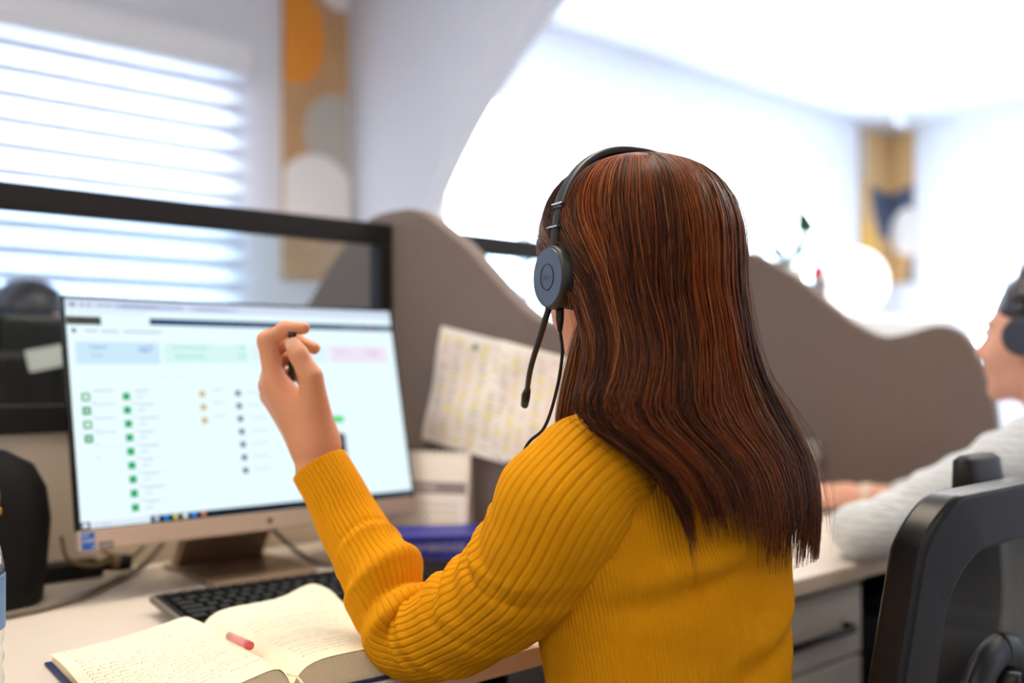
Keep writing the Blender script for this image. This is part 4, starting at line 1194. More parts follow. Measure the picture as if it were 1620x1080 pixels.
# ---- headsets
M_hs = mat('headset_black', (30, 30, 33), 0.42, var=0.04, scale=40)
M_hsd = mat('headset_pad', (16, 15, 16), 0.6, bump=0.2, bscale=300)
M_hsf = mat('headset_face', (58, 66, 84), 0.38)
M_chr = mat('headset_chrome', (190, 190, 190), 0.2, 0.9)
def headset(HM, label, ea, top, boom=True, cable=None, rc=.0325, bandw=.0115):
    t = thing('headset', label, 'headset', HM @ Vector((0, 0, 0)))
    def L2(g): return xf(g, HM)
    n = 60; A = np.linspace(math.radians(5), math.radians(175), n)
    P = np.array([(-math.copysign(abs(math.cos(a)) ** .86, math.cos(a)) * (ea + .010), -.002 + .010 * math.sin(a), .006 + (top - .006) * math.sin(a) ** .86) for a in A])
    # flat ribbon band
    def ribbon(P, w_, th):
        T = np.gradient(P, axis=0); T /= np.linalg.norm(T, axis=1)[:, None]
        Yv = np.array([0, 1.0, 0]); N = np.cross(Yv, T); N /= np.linalg.norm(N, axis=1)[:, None]
        N *= np.sign(np.sum(N * (P - np.array([0, 0, .02])), axis=1))[:, None]
        prof = [(-w_, -th), (-w_ * .8, th * .6), (-w_ * .4, th), (w_ * .4, th), (w_ * .8, th * .6), (w_, -th)]
        V = np.concatenate([P[:, None] + Yv * a + N[:, None] * b for a, b in [(0, 0)][:0]] or [np.stack([P + Yv * a + N * b for a, b in prof], 1)], 0)
        k = len(prof)
        return V.reshape(-1, 3), [tuple(q) for q in grid_faces(len(P), k, True)] + [tuple(range(k)), tuple(range((len(P) - 1) * k, len(P) * k))]
    obj('headband', L2(ribbon(P[7:-7], bandw, .0035)), M_hs, t, True)
    cu = P[10:-10] * np.array([.965, 1, .965])
    obj('band_cushion', L2(ribbon(cu, bandw * .9, .003)), M_hsd, t, True)
    for s_, rng_ in ((-1, P[:9]), (1, P[-9:])):
        obj('slider', L2(ribbon(rng_, bandw * .62, .0025)), M_hsd, t, True)
        q = P[8] if s_ < 0 else P[-9]; q2 = P[4] if s_ < 0 else P[-5]
        for z_ in (q, q2):
            obj('chrome_line', L2(box(z_[0] - .0045, z_[0] + .0045, z_[1] - bandw * .9, z_[1] + bandw * .9, z_[2] - .0007, z_[2] + .0007)), M_chr, t)
        Rx = Matrix(((0, 0, s_), (0, 1, 0), (-s_, 0, 0)))      # local z -> outward
        cup = obj('earcup', L2(lathe([(.001, -.012), (rc * .86, -.012), (rc * .97, -.008), (rc, 0), (rc * .98, .006), (rc * .93, .009), (.001, .0092)], (s_ * (ea + .006), 0, 0), 40, Rx)), M_hs, t, True)
        obj('cup_face', L2(lathe([(.001, 0), (rc * .90, 0), (rc * .885, .0012), (.001, .0012)], (s_ * (ea + .0152), 0, 0), 40, Rx)), M_hsf, cup)
        obj('ear_pad', L2(lathe([(rc * .45, -.022), (rc * .85, -.024), (rc * 1.0, -.018), (rc * .97, -.010), (rc * .4, -.010)], (s_ * (ea + .004), -.004, 0), 36, Rx)), M_hsd, t, True)
        ring = [(s_ * (ea + .0166), rc * .40 * math.cos(a), rc * .40 * math.sin(a)) for a in np.linspace(0, 2 * math.pi, 41)]
        obj('logo_ring', L2(tube(ring, .0005, 5, caps=False)), M_hsd, cup)
        if s_ < 0 and cable is not None:
            g = text_geo('Jabra', .0085)
            Vt = np.array([(-(ea + .0167), -a, b) for a, b, c in g[0]]); obj('logo_lettering', L2((Vt, g[1])), mat('logo_dark', (22, 26, 34), 0.5), cup)
    if boom:
        bm_ = smooth_path([(-ea - .010, .004, -.024), (-ea - .011, .020, -.052), (-ea - .008, .050, -.090), (-ea + .002, .078, -.118)], 24)
        bo = obj('microphone_boom', L2(tube(bm_, np.linspace(.0036, .0028, 24), 10)), M_hs, t, True)
        tipd = [(-ea + .001, .074, -.114), (-ea + .003, .082, -.121), (-ea + .006, .091, -.131)]
        obj('microphone_tip', L2(tube(tipd, [.0045, .0062, .0052], 12, flat=.8)), M_hsd, bo, True)
    if cable is not None:
        c0 = np.array(HM @ Vector((-ea - .004, -.004, -.030)))
        obj('cable_boot', tube([c0, c0 + (0, 0, -.012), c0 + (0, 0, -.024)], [.0042, .0040, .0024], 10), M_hsd, t, True)
        obj('cable', tube([c0 + (0, 0, -.022)] + cable, .0017, 8, n=60), M_hsd, t, True)
    return t
headset(HM1 @ Matrix.Translation((0, -.011, -.005)), 'black headset with boom microphone on the brown-haired person in yellow', .0915, .1375, True, [(.696, .716, 1.086), (.699, .728, 1.048), (.692, .738, 1.012), (.688, .765, .985), (.70, .80, .90), (.73, .93, .80), (.76, 1.0, .749), (.82, 1.02, .748)])

# pen between thumb and fingers
t = thing('pen', 'thin dark pen pinched between thumb and fingers of the raised hand', 'pen', (.60, 1.07, 1.06))
pa, pb = Vector((.5635, 1.0225, 1.1115)), Vector((.612, 1.115, 1.030)); dv = (pb - pa).normalized()
obj('barrel', tube([pa, pb], .0040, 12), M_hs, t, True)
obj('end_ring', tube([pa - dv * .002, pa + dv * .004], .0047, 12), mat('pen_ring', (60, 60, 60), 0.3, 0.7), t, True)
obj('tip', tube([pb, pb + dv * .012], [.0038, .0008], 12), M_chr, t, True)

# ---- seats
M_plast = mat('chair_plastic', (17, 18, 22), 0.36, spec=0.4, var=0.05, scale=30)
M_seat = mat('chair_fabric', (34, 34, 36), 0.9, var=0.15, scale=120, bump=0.3, bscale=700)
def mesh_fabric():
    if 'chair_mesh' in MATS: return MATS['chair_mesh']
    m = bpy.data.materials.new('chair_mesh'); m.use_nodes = True; nt = m.node_tree; b = nt.nodes['Principled BSDF']
    b.inputs['Base Color'].default_value = lin((70, 70, 68)); b.inputs['Roughness'].default_value = .8
    tc = nt.nodes.new('ShaderNodeTexCoord'); w1 = nt.nodes.new('ShaderNodeTexWave'); w1.inputs['Scale'].default_value = 120; w1.bands_direction = 'X'
    w2 = nt.nodes.new('ShaderNodeTexWave'); w2.inputs['Scale'].default_value = 120; w2.bands_direction = 'Z'
    mx = nt.nodes.new('ShaderNodeMath'); mx.operation = 'MAXIMUM'; ad = nt.nodes.new('ShaderNodeMath'); ad.operation = 'GREATER_THAN'; ad.inputs[1].default_value = .62
    for w_ in (w1, w2): nt.links.new(tc.outputs['Object'], w_.inputs['Vector'])
    nt.links.new(w1.outputs['Fac'], mx.inputs[0]); nt.links.new(w2.outputs['Fac'], mx.inputs[1]); nt.links.new(mx.outputs[0], ad.inputs[0]); nt.links.new(ad.outputs[0], b.inputs['Alpha'])
    MATS['chair_mesh'] = m
    return m
def rrect(hw, z0, z1, r, n=8, taper=0.0):
    pts = []
    for cx, cz, a0 in ((hw - r, z1 - r, 0), (-hw + r, z1 - r, 90), (-hw + r, z0 + r, 180), (hw - r, z0 + r, 270)):
        for i in range(n):
            a = math.radians(a0 + 90 * i / (n - 1)); pts.append([cx + r * math.cos(a), cz + r * math.sin(a)])
    return pts
def office_chair(loc, rz, label, back_h=.935, low=False, seat_d=.20):
    """local: sitter faces +y; seat centre at origin"""
    t = thing('office_chair', label, 'chair', loc)
    M_ = Matrix.Translation(loc) @ Matrix.Rotation(rz, 4, 'Z')
    f = lambda g: xf(g, M_)
    sg = superloft([(0, 0, .20, seat_d, .425), (0, 0, .225, seat_d + .02, .440), (0, 0, .225, seat_d + .02, .465), (0, 0, .205, seat_d, .482), (0, 0, .15, seat_d * .7, .484)], 40, 4)
    obj('seat', f(sg), M_seat, t, True)
    obj('seat_pan', f(box(-.17, .17, -seat_d * .8, seat_d * .8, .385, .427, .01)), M_plast, t)
    obj('gas_lift', f(join(lathe([(.025, .10), (.025, .26), (.016, .27), (.016, .39)], (0, 0, 0), 16))), M_plast, t, True)
    for i in range(5):
        a = 2 * math.pi * i / 5 + .838; d = np.array([math.cos(a), math.sin(a), 0])
        lg = obj('base_arm', f(tube([d * .02 + (0, 0, .115), d * .13 + (0, 0, .10), d * .23 + (0, 0, .075)], [.026, .022, .016], 10)), M_plast, t, True)
        w0 = d * .23; sd = np.array([-d[1], d[0], 0])
        obj('castor', f(join(tube([w0 + sd * .006 + (0, 0, .028), w0 + sd * .024 + (0, 0, .028)], .028, 16), tube([w0 - sd * .006 + (0, 0, .028), w0 - sd * .024 + (0, 0, .028)], .028, 16))), M_plast, lg)
    yb = -seat_d - .055
    if low:
        obj('backrest', f(superloft([(0, yb, .15, .02, .54), (0, yb - .01, .19, .028, .57), (0, yb - .02, .19, .028, .66), (0, yb - .02, .15, .018, .69)], 40, 4)), M_seat, t, True)
        obj('back_bar', f(tube([(0, -.12, .39), (0, yb - .02, .41), (0, yb - .035, .60)], .018, 10, n=20)), M_plast, t, True)
        return t
    zb, zt = .50, back_h
    def yz(z): return yb + .07 * (z - .74) * -1.0 - .015 * ((z - .70) / .2) ** 2
    # broad frame, wider at its foot, crowned at the top
    outer = rrect(.225, zb, zt, .048, 16); inner = rrect(.158, zb + .06, zt - .072, .060, 16)
    def place(p, d, crown):
        x, z = p; k = 1 + .36 * (zt - z) / (zt - zb); z2 = z + crown * .022 * (1 - (x / .225) ** 2) * max(0, (z - .7) / .23)
        return (x * k, yz(z) + d - .028 * (1 - (x / .225) ** 2) * .6, z2)
    n_ = len(outer); V = []
    for p in outer: V += [place(p, .020, 1), place(p, -.020, 1)]
    for p in inner: V += [place(p, .016, 1), place(p, -.024, 1)]
    Fq = []
    for i in range(n_):
        j = (i + 1) % n_
        a, b = 2 * i, 2 * j; c, d = 2 * n_ + 2 * i, 2 * n_ + 2 * j
        Fq += [(a, b, b + 1, a + 1), (c, c + 1, d + 1, d), (a, c, d, b), (a + 1, b + 1, d + 1, c + 1)]
    fr = obj('back_frame', f((np.array(V), Fq)), M_plast, t, True)
    bv = fr.modifiers.new('bevel', 'BEVEL'); bv.width = .008; bv.segments = 3; bv.harden_normals = True; bv.limit_method = 'ANGLE'; bv.angle_limit = .6
    bolt = [f(lathe([(.001, -.002), (.008, -.002), (.008, .001), (.001, .002)], (s_ * .205, yz(.85) - .022, .855), 14, Matrix.Rotation(math.pi / 2, 3, 'X'))) for s_ in (-1, 1)]
    for b_ in bolt: obj('bolt', b_, M_black, fr)
    inn2 = rrect(.172, zb + .045, zt - .058, .06); V = []
    nx_, nz_ = 14, 18
    for j in range(nz_):
        for i in range(nx_):
            x = -.168 + .336 * i / (nx_ - 1); z = zb + .05 + (zt - zb - .115) * j / (nz_ - 1)
            V.append(place((x, z), .012 + .020 * (1 - (x / .168) ** 2), 1))
    obj('mesh_panel', f((np.array(V), grid_faces(nz_, nx_))), mesh_fabric(), t, True)
    for s_ in (-1, 1):
        obj('lumbar_arm', f(tube([(s_ * .155, yz(.62) - .01, .60), (s_ * .10, yz(.66) - .028, .665), (s_ * .045, yz(.70) - .03, .72), (0, yz(.72) - .03, .735)], [.018, .022, .022, .02], 12, n=24, flat=.6)), M_plast, t, True)
    obj('spine_bar', f(tube([(0, -.10, .40), (0, yb - .05, .42), (0, yz(.55) - .03, .55), (0, yz(.70) - .035, .71)], [.03, .03, .024, .02], 12, n=30, flat=.7)), M_plast, t, True)
    obj('headrest_mount', f(superloft([(0.01, yz(zt) + .030, .060, .014, zt - .06), (0.01, yz(zt) + .033, .058, .016, zt - .01), (0.01, yz(zt) + .036, .050, .014, zt + .030), (0.01, yz(zt) + .037, .040, .008, zt + .036)], 32, 4)), M_black, t, True)
    return t
office_chair((1.224, .745, 0), .03, 'black mesh-back office chair in the lower right corner', .93, False, .15)
office_chair((1.89, .72, 0), 0, 'black office chair under the person in the grey sweater')
office_chair((.812, .70, 0), 0, 'low black office chair under the person in yellow', low=True)

# ---- person in grey at the next desk
HC2 = Vector((1.872, .703, 1.125)); HM2 = basis(HC2, (1, 0, 0), (0, 1, 0))
p2 = thing('person', 'person in a light grey waffle sweater at the right edge, hand on a mouse', 'person', (1.885, .66, 0))
pr = prim_xf(head_prims(), HM2)
S2L, E2L, W2L = (1.735, .660, .930), (1.545, .860, .795), (1.745, .960, .785)
S2R, E2R, W2R = (2.035, .660, .905), (2.130, .860, .800), (2.055, 1.115, .785)
pr += [cap((1.885, .655, .985), (1.885, .655, .93), .06, .07, .03), ell((1.885, .655, .83), (.125, .08, .13), .03), ell((1.885, .65, .68), (.115, .085, .13), .03), ell((1.885, .65, .55), (.14, .10, .10), .03)]
for S_, E_, W_ in ((S2L, E2L, W2L), (S2R, E2R, W2R)):
    pr += [cap((1.885, .655, .92), S_, .045, .036, .03), cap(S_, E_, .036, .032, .02), cap(E_, W_, .032, .024, .015)]
pr += [cap(W2R, (2.025, 1.175, .785), .023, .026, .015), cap((2.025, 1.175, .785), (2.005, 1.225, .786), .026, .022, .012)]
for j in range(4):
    a = np.array((1.985 + .018 * j, 1.240 + .004 * (1.5 - abs(j - 1.5)), .789)); b = a + (-.006, .034, .000); c = b + (-.006, .030, -.017)
    pr += [cap((2.005 + .006 * j, 1.215, .787), a, .014, .0105, .01), cap(a, b, .0098, .0088, .004), cap(b, c, .0088, .0068, .004)]
pr += [cap((2.005, 1.190, .776), (1.968, 1.222, .770), .016, .012, .01), cap((1.968, 1.222, .770), (1.962, 1.262, .764), .0115, .009, .004)]
pr += [cap(W2L, (1.79, 1.00, .775), .024, .020, .015)]
for j in range(4): pr += [cap((1.79, 1.0 - .012 * j, .775), (1.835, 1.02 - .017 * j, .772), .012, .0095, .008), cap((1.835, 1.02 - .017 * j, .772), (1.862, 1.024 - .018 * j, .762), .009, .007, .004)]
pr += [cap((1.775, 1.0, .772), (1.80, 1.045, .765), .012, .009, .006)]
body2 = obj('body', sdf_mesh(pr, .0044), mat('skin_rosy', (224, 172, 150), 0.68, spec=0.25, var=0.05, scale=45, sss=0.12), p2, True)
add_eyes(HM2, body2)
brow_m = mat('brow', (58, 40, 32), 0.7)
for s_ in (-1, 1):
    bp = [HM2 @ Vector((s_ * x, y, z)) for x, y, z in ((.014, .0925, .026), (.030, .092, .031), (.046, .083, .027))]
    obj('eyebrow', tube(bp, [.003, .0032, .0015], 6, n=12), brow_m, body2, True)
    lp_ = [HM2 @ Vector((s_ * x, y, z)) for x, y, z in ((.018, .091, .012), (.030, .096, .014), (.042, .088, .011))]
    obj('eyelashes', tube(lp_, .0014, 5, n=10), brow_m, body2, True)
lips = ell((0, .0965, -.0525), (.018, .0085, .0045), .003), ell((0, .0945, -.0630), (.016, .0085, .0055), .003)
obj('lips', sdf_mesh(prim_xf(list(lips), HM2), .0016), mat('lip', (190, 108, 98), 0.65, spec=0.25), body2, True)
def waffle():
    m = mat('knit_grey', (214, 222, 228), 0.9, var=0.04, scale=40, sheen=0.3)
    nt = m.node_tree; b = nt.nodes['Principled BSDF']; tc = nt.nodes.new('ShaderNodeTexCoord')
    ws = []
    for d_ in ('X', 'Z'):
        w_ = nt.nodes.new('ShaderNodeTexWave'); w_.bands_direction = d_; w_.inputs['Scale'].default_value = 26; nt.links.new(tc.outputs['Object'], w_.inputs['Vector']); ws.append(w_)
    mx = nt.nodes.new('ShaderNodeMath'); mx.operation = 'MAXIMUM'
    nt.links.new(ws[0].outputs['Fac'], mx.inputs[0]); nt.links.new(ws[1].outputs['Fac'], mx.inputs[1])
    bp = nt.nodes.new('ShaderNodeBump'); bp.inputs['Strength'].default_value = .6; bp.inputs['Distance'].default_value = .004
    nt.links.new(mx.outputs[0], bp.inputs['Height']); nt.links.new(bp.outputs['Normal'], b.inputs['Normal'])
    return m
M_grey = waffle()
ts2 = [(.48, 1.885, .65, .165, .125), (.60, 1.885, .65, .150, .112), (.70, 1.885, .65, .148, .108), (.80, 1.885, .652, .160, .108), (.88, 1.885, .655, .168, .102), (.930, 1.885, .656, .162, .092), (.958, 1.885, .656, .135, .080), (.972, 1.885, .656, .10, .07), (.983, 1.885, .657, .073, .064), (.990, 1.885, .658, .064, .060), (.982, 1.885, .658, .060, .056)]
sw2 = obj('sweater', torso_geo(ts2, 300, 90, 75, .0012, .3), M_grey, p2, True)
def f2(s, ci, th, L): return .0030 * np.sin(s * 55 + 1.5 * np.sin(th)) * np.clip(ci, 0, 1) + .002 * np.sin(s * 30 + th * 2)
obj('sleeve', sleeve_geo([(1.80, .66, .940), (1.750, .655, .942), (1.695, .690, .910), (1.622, .775, .850), (1.562, .842, .803), (1.560, .880, .793), (1.62, .905, .792), (1.70, .945, .788)], [.05, .060, .060, .054, .050, .048, .042, .034], 140, 180, 45, .0010, .2, f2, True, (0, 0, 1)), M_grey, sw2, True)
obj('sleeve', sleeve_geo([(1.97, .66, .915), (2.02, .66, .905), (2.075, .74, .855), (2.125, .855, .803), (2.115, .92, .797), (2.090, 1.01, .792), (2.068, 1.085, .787)], [.05, .060, .058, .050, .046, .039, .033], 100, 180, 45, .0010, .2, f2, True, (0, 0, 1)), M_grey, sw2, True)
obj('collar', torso_geo([(.972, 1.885, .657, .072, .066), (.992, 1.885, .659, .066, .062), (1.004, 1.885, .661, .063, .060), (1.000, 1.885, .661, .058, .055)], 90, 14, 1, 0), mat('collar_navy', (34, 48, 96), 0.8), sw2, True)
tp = [ell((1.885, .65, .51), (.165, .125, .10), .03)]
for s_ in (-1, 1):
    u = 1.885 + s_ * .09
    tp += [cap((u, .68, .52), (u + s_ * .01, 1.06, .525), .083, .060, .03), cap((u + s_ * .01, 1.06, .525), (u + s_ * .01, 1.08, .09), .058, .045, .02)]
    obj('shoe', sdf_mesh([ell((u, 1.08, .05), (.040, .05, .045), .02), ell((u, 1.17, .035), (.042, .09, .032), .02)], .006), M_shoe, p2, True)
obj('trousers', sdf_mesh(tp, .008), M_trous, p2, True)
# dark hair drawn back
hp2 = [ell((0, -.020, .040), (.0805, .0985, .0905), .01), cap((0, -.115, .020), (0, -.125, .015), .035, .035, .02), cut((0, .118, -.005), .080, .006), cut((0, .055, -.095), .085, .006), cut((-.075, .062, -.015), .055, .006), cut((.075, .062, -.015), .055, .006)]
M_dk = mat('hair_dark', (44, 34, 30), 0.42, var=0.3, scale=25, bump=0.5, bscale=60)
obj('hair', sdf_mesh(prim_xf(hp2, HM2), .0032), M_dk, p2, True)
headset(HM2, 'dark headset with round ear cup on the person in the grey sweater', .0885, .136, False, None, .033, .013)
obj('watch_strap', torso_geo([(-.011, 0, 0, .0275, .0275), (-.009, 0, 0, .0290, .0290), (.009, 0, 0, .0290, .0290), (.011, 0, 0, .0275, .0275)], 40, 8, 1, 0), mat('watch_pale', (226, 206, 184), 0.5), None, True)
ws_ = bpy.data.objects['watch_strap']; ws_.name = 'wrist_watch'
tag(ws_, 'pale wrist watch on the mouse hand of the person in grey', 'watch')
ws_.matrix_world = basis((2.050, 1.128, .785), (0, 0, 1), (1, .28, 0)) 
t = thing('computer_mouse', 'pale computer mouse under the hand beside the right divider', 'mouse', (2.0, 1.255, DT))
gm = lathe([(.031, 0), (.032, .006), (.029, .018), (.022, .026), (.012, .030), (.001, .031)], (0, 0, 0), 28)
obj('shell', (gm[0] * np.array([1, 1.75, 1]) + np.array([1.995, 1.262, DT + .004]), gm[1]), mat('mouse_white', (214, 206, 198), 0.35), t, True)
obj('underside', (lathe([(.030, 0), (.0325, .002), (.0325, .006), (.030, .008)], (0, 0, 0), 28)[0] * np.array([1, 1.75, 1]) + np.array([1.995, 1.262, DT]), lathe([(.030, 0), (.0325, .002), (.0325, .006), (.030, .008)], (0, 0, 0), 28)[1]), M_key, t, True)
# stack by the right divider
zz = DT
for lab, c, th_, du, dr in (('navy file at the bottom of the pile by the right divider', (52, 62, 120), .045, 0, .05), ('brown file second from the bottom of the pile by the right divider', (150, 106, 84), .022, .004, -.03), ('cream folder in the middle of the pile by the right divider', (222, 204, 190), .030, -.004, .06),
                            ('grey folder in the upper half of the pile by the right divider', (120, 112, 116), .022, .006, .0), ('pale blue folder on top of the pile by the right divider', (176, 182, 196), .020, 0, .09)):
    t = thing('file_folder', lab, 'folder', (2.15, 1.48, zz), 'pile of files by the right divider')
    M_ = Matrix.Translation((2.150 + du, 1.465, zz)) @ Matrix.Rotation(dr, 4, 'Z')
    mm = mat('folder_%d_%d' % (c[0], c[2]), c, 0.55, var=0.06, scale=30)
    obj('cover', xf(join(box(-.075, .075, -.105, .105, 0, .002, .0005), box(-.075, .075, -.105, .105, th_ - .002, th_, .0005), box(-.075, -.072, -.105, .105, .002, th_ - .002)), M_), mm, t)
    obj('papers', xf(box(-.071, .072, -.101, .101, .002, th_ - .002), M_), M_paper, t)
    zz += th_

# ---- far side of the partition: monitor seen from behind and the head above it
t = thing('monitor', 'black back of a monitor with pale label behind the glass screen', 'monitor', (.40, 1.99, DT))
M_mb = mat('monitor_back', (30, 26, 24), 0.35, var=0.1, scale=15)
def yprism(pts, y0, y1, bev): return prism(pts, 'y', y0, y1, bev, 3)
sh_ = [(a + .40, b) for a, b in rrect(.27, .885, 1.168, .03)]
obj('back_shell', yprism(sh_, 1.965, 1.995, .008), M_mb, t, False)
obj('bulge', box(.22, .58, 1.945, 1.970, .93, 1.10, .012), M_mb, t)
obj('screen', box(.14, .66, 1.994, 1.9965, .90, 1.155), mat('screen_off', (30, 40, 50), 0.15), t)
obj('stand_neck', box(.36, .44, 1.985, 2.005, DT + .008, .93, .003), M_mb, t)
obj('stand_base', box(.29, .51, 1.91, 2.09, DT, DT + .009, .003), M_mb, t)
g = box(-.040, .040, -.0008, 0, -.020, .020)
obj('label_sticker', xf(g, Matrix.Translation((.572, 1.9445, 1.090)) @ Matrix.Rotation(math.radians(-12), 4, 'Y')), M_paper, t)
HC3 = Vector((.690, 2.46, 1.145)); fd = Vector((.62, -.78, 0)).normalized(); HM3 = basis(HC3, fd.cross(Vector((0, 0, 1))), fd)
p3 = thing('person', 'dark-haired person beyond the glass, mostly hidden behind the black monitor back', 'person', (.66, 2.52, 0))
pr = prim_xf(head_prims(), HM3)
pr += [cap((.67, 2.50, 1.0), (.66, 2.52, .94), .06, .07, .03), ell((.66, 2.53, .83), (.13, .085, .13), .03), ell((.66, 2.53, .66), (.14, .10, .14), .03)]
for s_ in (-1, 1):
    a, b, c = (.66 + s_ * .16, 2.52, .93), (.66 + s_ * .20, 2.42, .79), (.66 + s_ * .10, 2.28, .78)
    pr += [cap((.66, 2.52, .94), a, .045, .036, .03), cap(a, b, .036, .032, .02), cap(b, c, .032, .022, .015), cap(c, (c[0] - s_ * .02, 2.20, .775), .022, .016, .015)]
body3 = obj('body', sdf_mesh(pr, .005), MATS['skin_rosy'], p3, True)
add_eyes(HM3, body3)
obj('hair', sdf_mesh(prim_xf([ell((0, -.018, .040), (.083, .100, .092), .01), ell((0, -.05, -.03), (.076, .06, .07), .02), cut((0, .125, -.03), .085, .006), cut((0, .055, -.095), .075, .006)], HM3), .004), mat('hair_navy_black', (34, 36, 48), 0.4, var=0.2, scale=25, bump=0.4, bscale=70), p3, True)
jk = mat('jacket_black', (28, 28, 32), 0.8, var=0.1, scale=30)
j3 = obj('jacket', torso_geo([(.48, .66, 2.53, .17, .125), (.66, .66, 2.53, .155, .115), (.82, .66, 2.53, .165, .112), (.91, .66, 2.525, .165, .095), (.955, .66, 2.52, .12, .08), (.985, .66, 2.515, .07, .065), (.99, .66, 2.515, .064, .06), (.98, .66, 2.515, .06, .055)], 120, 50, 1, 0), jk, p3, True)
for s_ in (-1, 1):
    obj('sleeve', sleeve_geo([(.66 + s_ * .09, 2.525, .93), (.66 + s_ * .14, 2.52, .93), (.66 + s_ * .185, 2.48, .86), (.66 + s_ * .20, 2.41, .795), (.66 + s_ * .16, 2.36, .79), (.66 + s_ * .11, 2.29, .785)], [.05, .058, .054, .047, .04, .033], 50, 40, 1, 0), jk, j3, True)
tp = [ell((.66, 2.53, .51), (.165, .125, .10), .03)]
for s_ in (-1, 1):
    u = .66 + s_ * .09
    tp += [cap((u, 2.50, .52), (u, 2.12, .525), .083, .060, .03), cap((u, 2.12, .525), (u, 2.10, .05), .058, .045, .02)]
obj('trousers', sdf_mesh(tp, .010), M_trous, p3, True)
office_chair((.66, 2.50, 0), math.pi, 'black office chair beyond the glass screen', low=True)

# ---- things in the bright room past the arch
M_wl = mat('cabinet_bright', (240, 240, 240), 0.45, var=0.01, scale=4)
t = thing('cabinet', 'tall white cabinet with the orchid on top behind the right divider', 'cabinet', (3.20, 2.08, 0))
CT = 1.245
CM = Matrix.Translation((3.19, 2.02, 0)) @ Matrix.Rotation(math.radians(-41.3), 4, 'Z')
obj('body', xf(box(-.30, .47, -.17, .20, .06, CT, .006), CM), M_wl, t)
obj('plinth', xf(box(-.28, .45, -.15, .18, 0, .06), CM), M_white, t)
for x0, x1 in ((-.295, .082), (.088, .465)):
    d = obj('door', xf(box(x0, x1, -.19, -.171, .07, CT - .01, .003), CM), M_wl, t)
    hx_ = x1 - .03 if x0 < 0 else x0 + .03
    obj('handle', xf(tube([(hx_, -.192, .75), (hx_, -.212, .755), (hx_, -.212, .885), (hx_, -.192, .89)], .006, 8), CM), M_alu, d, True)
def onc(x, y, z): return tuple(CM @ Vector((x, y, z)))
t = thing('orchid', 'potted white orchid with green leaves on the tall white cabinet', 'plant', onc(-.06, 0, CT))
obj('pot', lathe([(.035, 0), (.045, .004), (.058, .12), (.062, .185), (.056, .185), (.050, .16)], onc(-.06, 0, CT), 24), M_wl, t, True)
obj('soil', lathe([(.001, .165), (.053, .165), (.053, .172), (.001, .176)], onc(-.06, 0, CT), 20), mat('bark', (90, 66, 46), 0.9, var=0.3, scale=60), t)
M_leaf = mat('leaf_green', (52, 88, 44), 0.5, var=0.2, scale=20)
def leaf_geo(p, w_):
    P = smooth_path(p, 14); V = []
    for i, q in enumerate(P):
        u = i / 13; wd = w_ * math.sin(math.pi * min(.98, .12 + .86 * u)) ** .8
        tdir = P[min(i + 1, 13)] - P[max(i - 1, 0)]; sd = np.cross(tdir, (0, 0, 1)); sd /= np.linalg.norm(sd) + 1e-9
        for a in (-1, -.5, 0, .5, 1): V.append(q + sd * wd * a + np.array((0, 0, .35 * wd * abs(a))))
    V = np.array(V); n0 = len(V); Fq = [tuple(q) for q in grid_faces(14, 5)]
    V2 = V - np.array((0, 0, .002)); Fq += [tuple(reversed([i + n0 for i in q])) for q in Fq]
    return np.vstack([V, V2]), Fq
for x1, y1, z1, w_ in ((-.19, -.05, 1.475, .040), (.11, -.05, 1.485, .036), (-.15, .06, 1.50, .03), (.02, -.07, 1.47, .036)):
    obj('leaf', leaf_geo([onc(-.06, 0, 1.42), onc((x1 - .06) / 2, y1 / 2, z1 + .01), onc(x1, y1, z1 - .015)], w_), M_leaf, t, True)
stp = [onc(-.06, 0, 1.42), onc(-.055, .0, 1.52), onc(-.065, 0, 1.62), onc(-.085, 0, 1.70), onc(-.10, 0, 1.73)]
obj('stem', tube(stp, .004, 6, n=24), M_leaf, t, True)
obj('stem', tube([onc(-.055, 0, 1.42), onc(-.02, .01, 1.50), onc(-.012, .01, 1.58), onc(-.03, .01, 1.64)], .0035, 6, n=20), M_leaf, t, True)
M_pet2 = mat('petal', (244, 236, 238), 0.6)
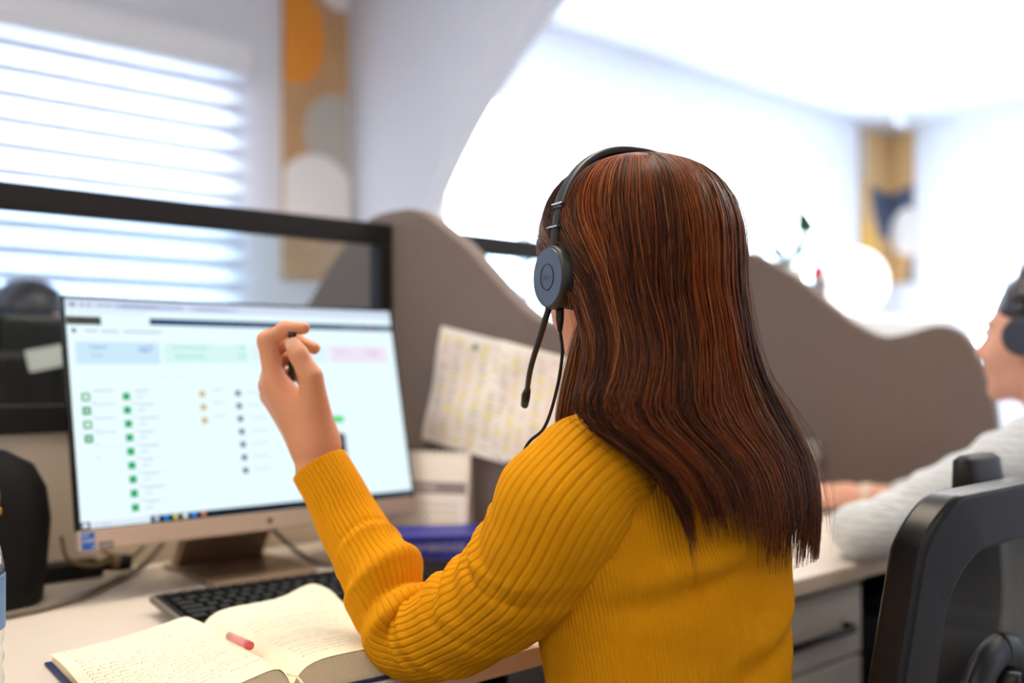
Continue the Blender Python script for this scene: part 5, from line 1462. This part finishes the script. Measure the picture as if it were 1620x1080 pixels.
for x, z in ((-.10, 1.72), (-.075, 1.67), (-.125, 1.69), (-.055, 1.61), (-.15, 1.60), (-.03, 1.66)):
    gs = []
    for k in range(5):
        a = 2 * math.pi * k / 5 + x * 40
        c = np.array(onc(x + .018 * math.cos(a), -.012, z + .018 * math.sin(a))); gs.append((lathe([(.001, -.002), (.010, -.001), (.013, 0), (.010, .001), (.001, .002)], (0, 0, 0), 10, Matrix.Rotation(math.pi / 2, 3, 'X'))[0] + c, lathe([(.001, -.002), (.010, -.001), (.013, 0), (.010, .001), (.001, .002)], (0, 0, 0), 10)[1]))
    obj('flower', join(*gs), M_pet2, t, True)
for pts, w_ in (([onc(-.03, .01, 1.47), onc(.012, .03, 1.55), onc(-.010, .0, 1.645)], .040), ([onc(-.05, 0, 1.47), onc(-.115, .03, 1.55), onc(-.145, .0, 1.63)], .024), ([onc(-.045, 0, 1.50), onc(-.070, .03, 1.62), onc(-.090, .0, 1.74)], .020)):
    obj('leaf', leaf_geo(pts, w_), M_leaf, t, True)
t = thing('globe_lamp', 'white globe table lamp on the tall white cabinet before the corner panels', 'lamp', onc(.185, .02, CT))
obj('base', lathe([(.001, 0), (.07, 0), (.07, .012), (.02, .02), (.018, .035)], onc(.185, .02, CT), 28), M_wl, t, True)
gp = [(.001 + .122 * math.sin(a), .138 - .122 * math.cos(a)) for a in np.linspace(.12, math.pi, 20)]
obj('globe', lathe(gp, onc(.185, .02, CT), 36), emis('globe_glow', (1.0, .97, .93), 2.6), t, True)
t = thing('flower_pot', 'small red flower pot beside the white globe lamp', 'flower pot', onc(.025, -.10, CT))
obj('pot', lathe([(.001, 0), (.024, 0), (.028, .10), (.031, .135), (.026, .135), (.001, .13)], onc(.025, -.10, CT), 20), mat('pot_grey', (120, 120, 124), 0.5), t, True)
obj('bloom', sdf_mesh([ell(onc(.018, -.10, 1.412), (.020, .02, .026), .008), ell(onc(.031, -.10, 1.400), (.016, .016, .018), .008), ell(onc(.008, -.095, 1.398), (.014, .016, .015), .008)], .003), mat('bloom_red', (214, 44, 46), 0.6), t, True)
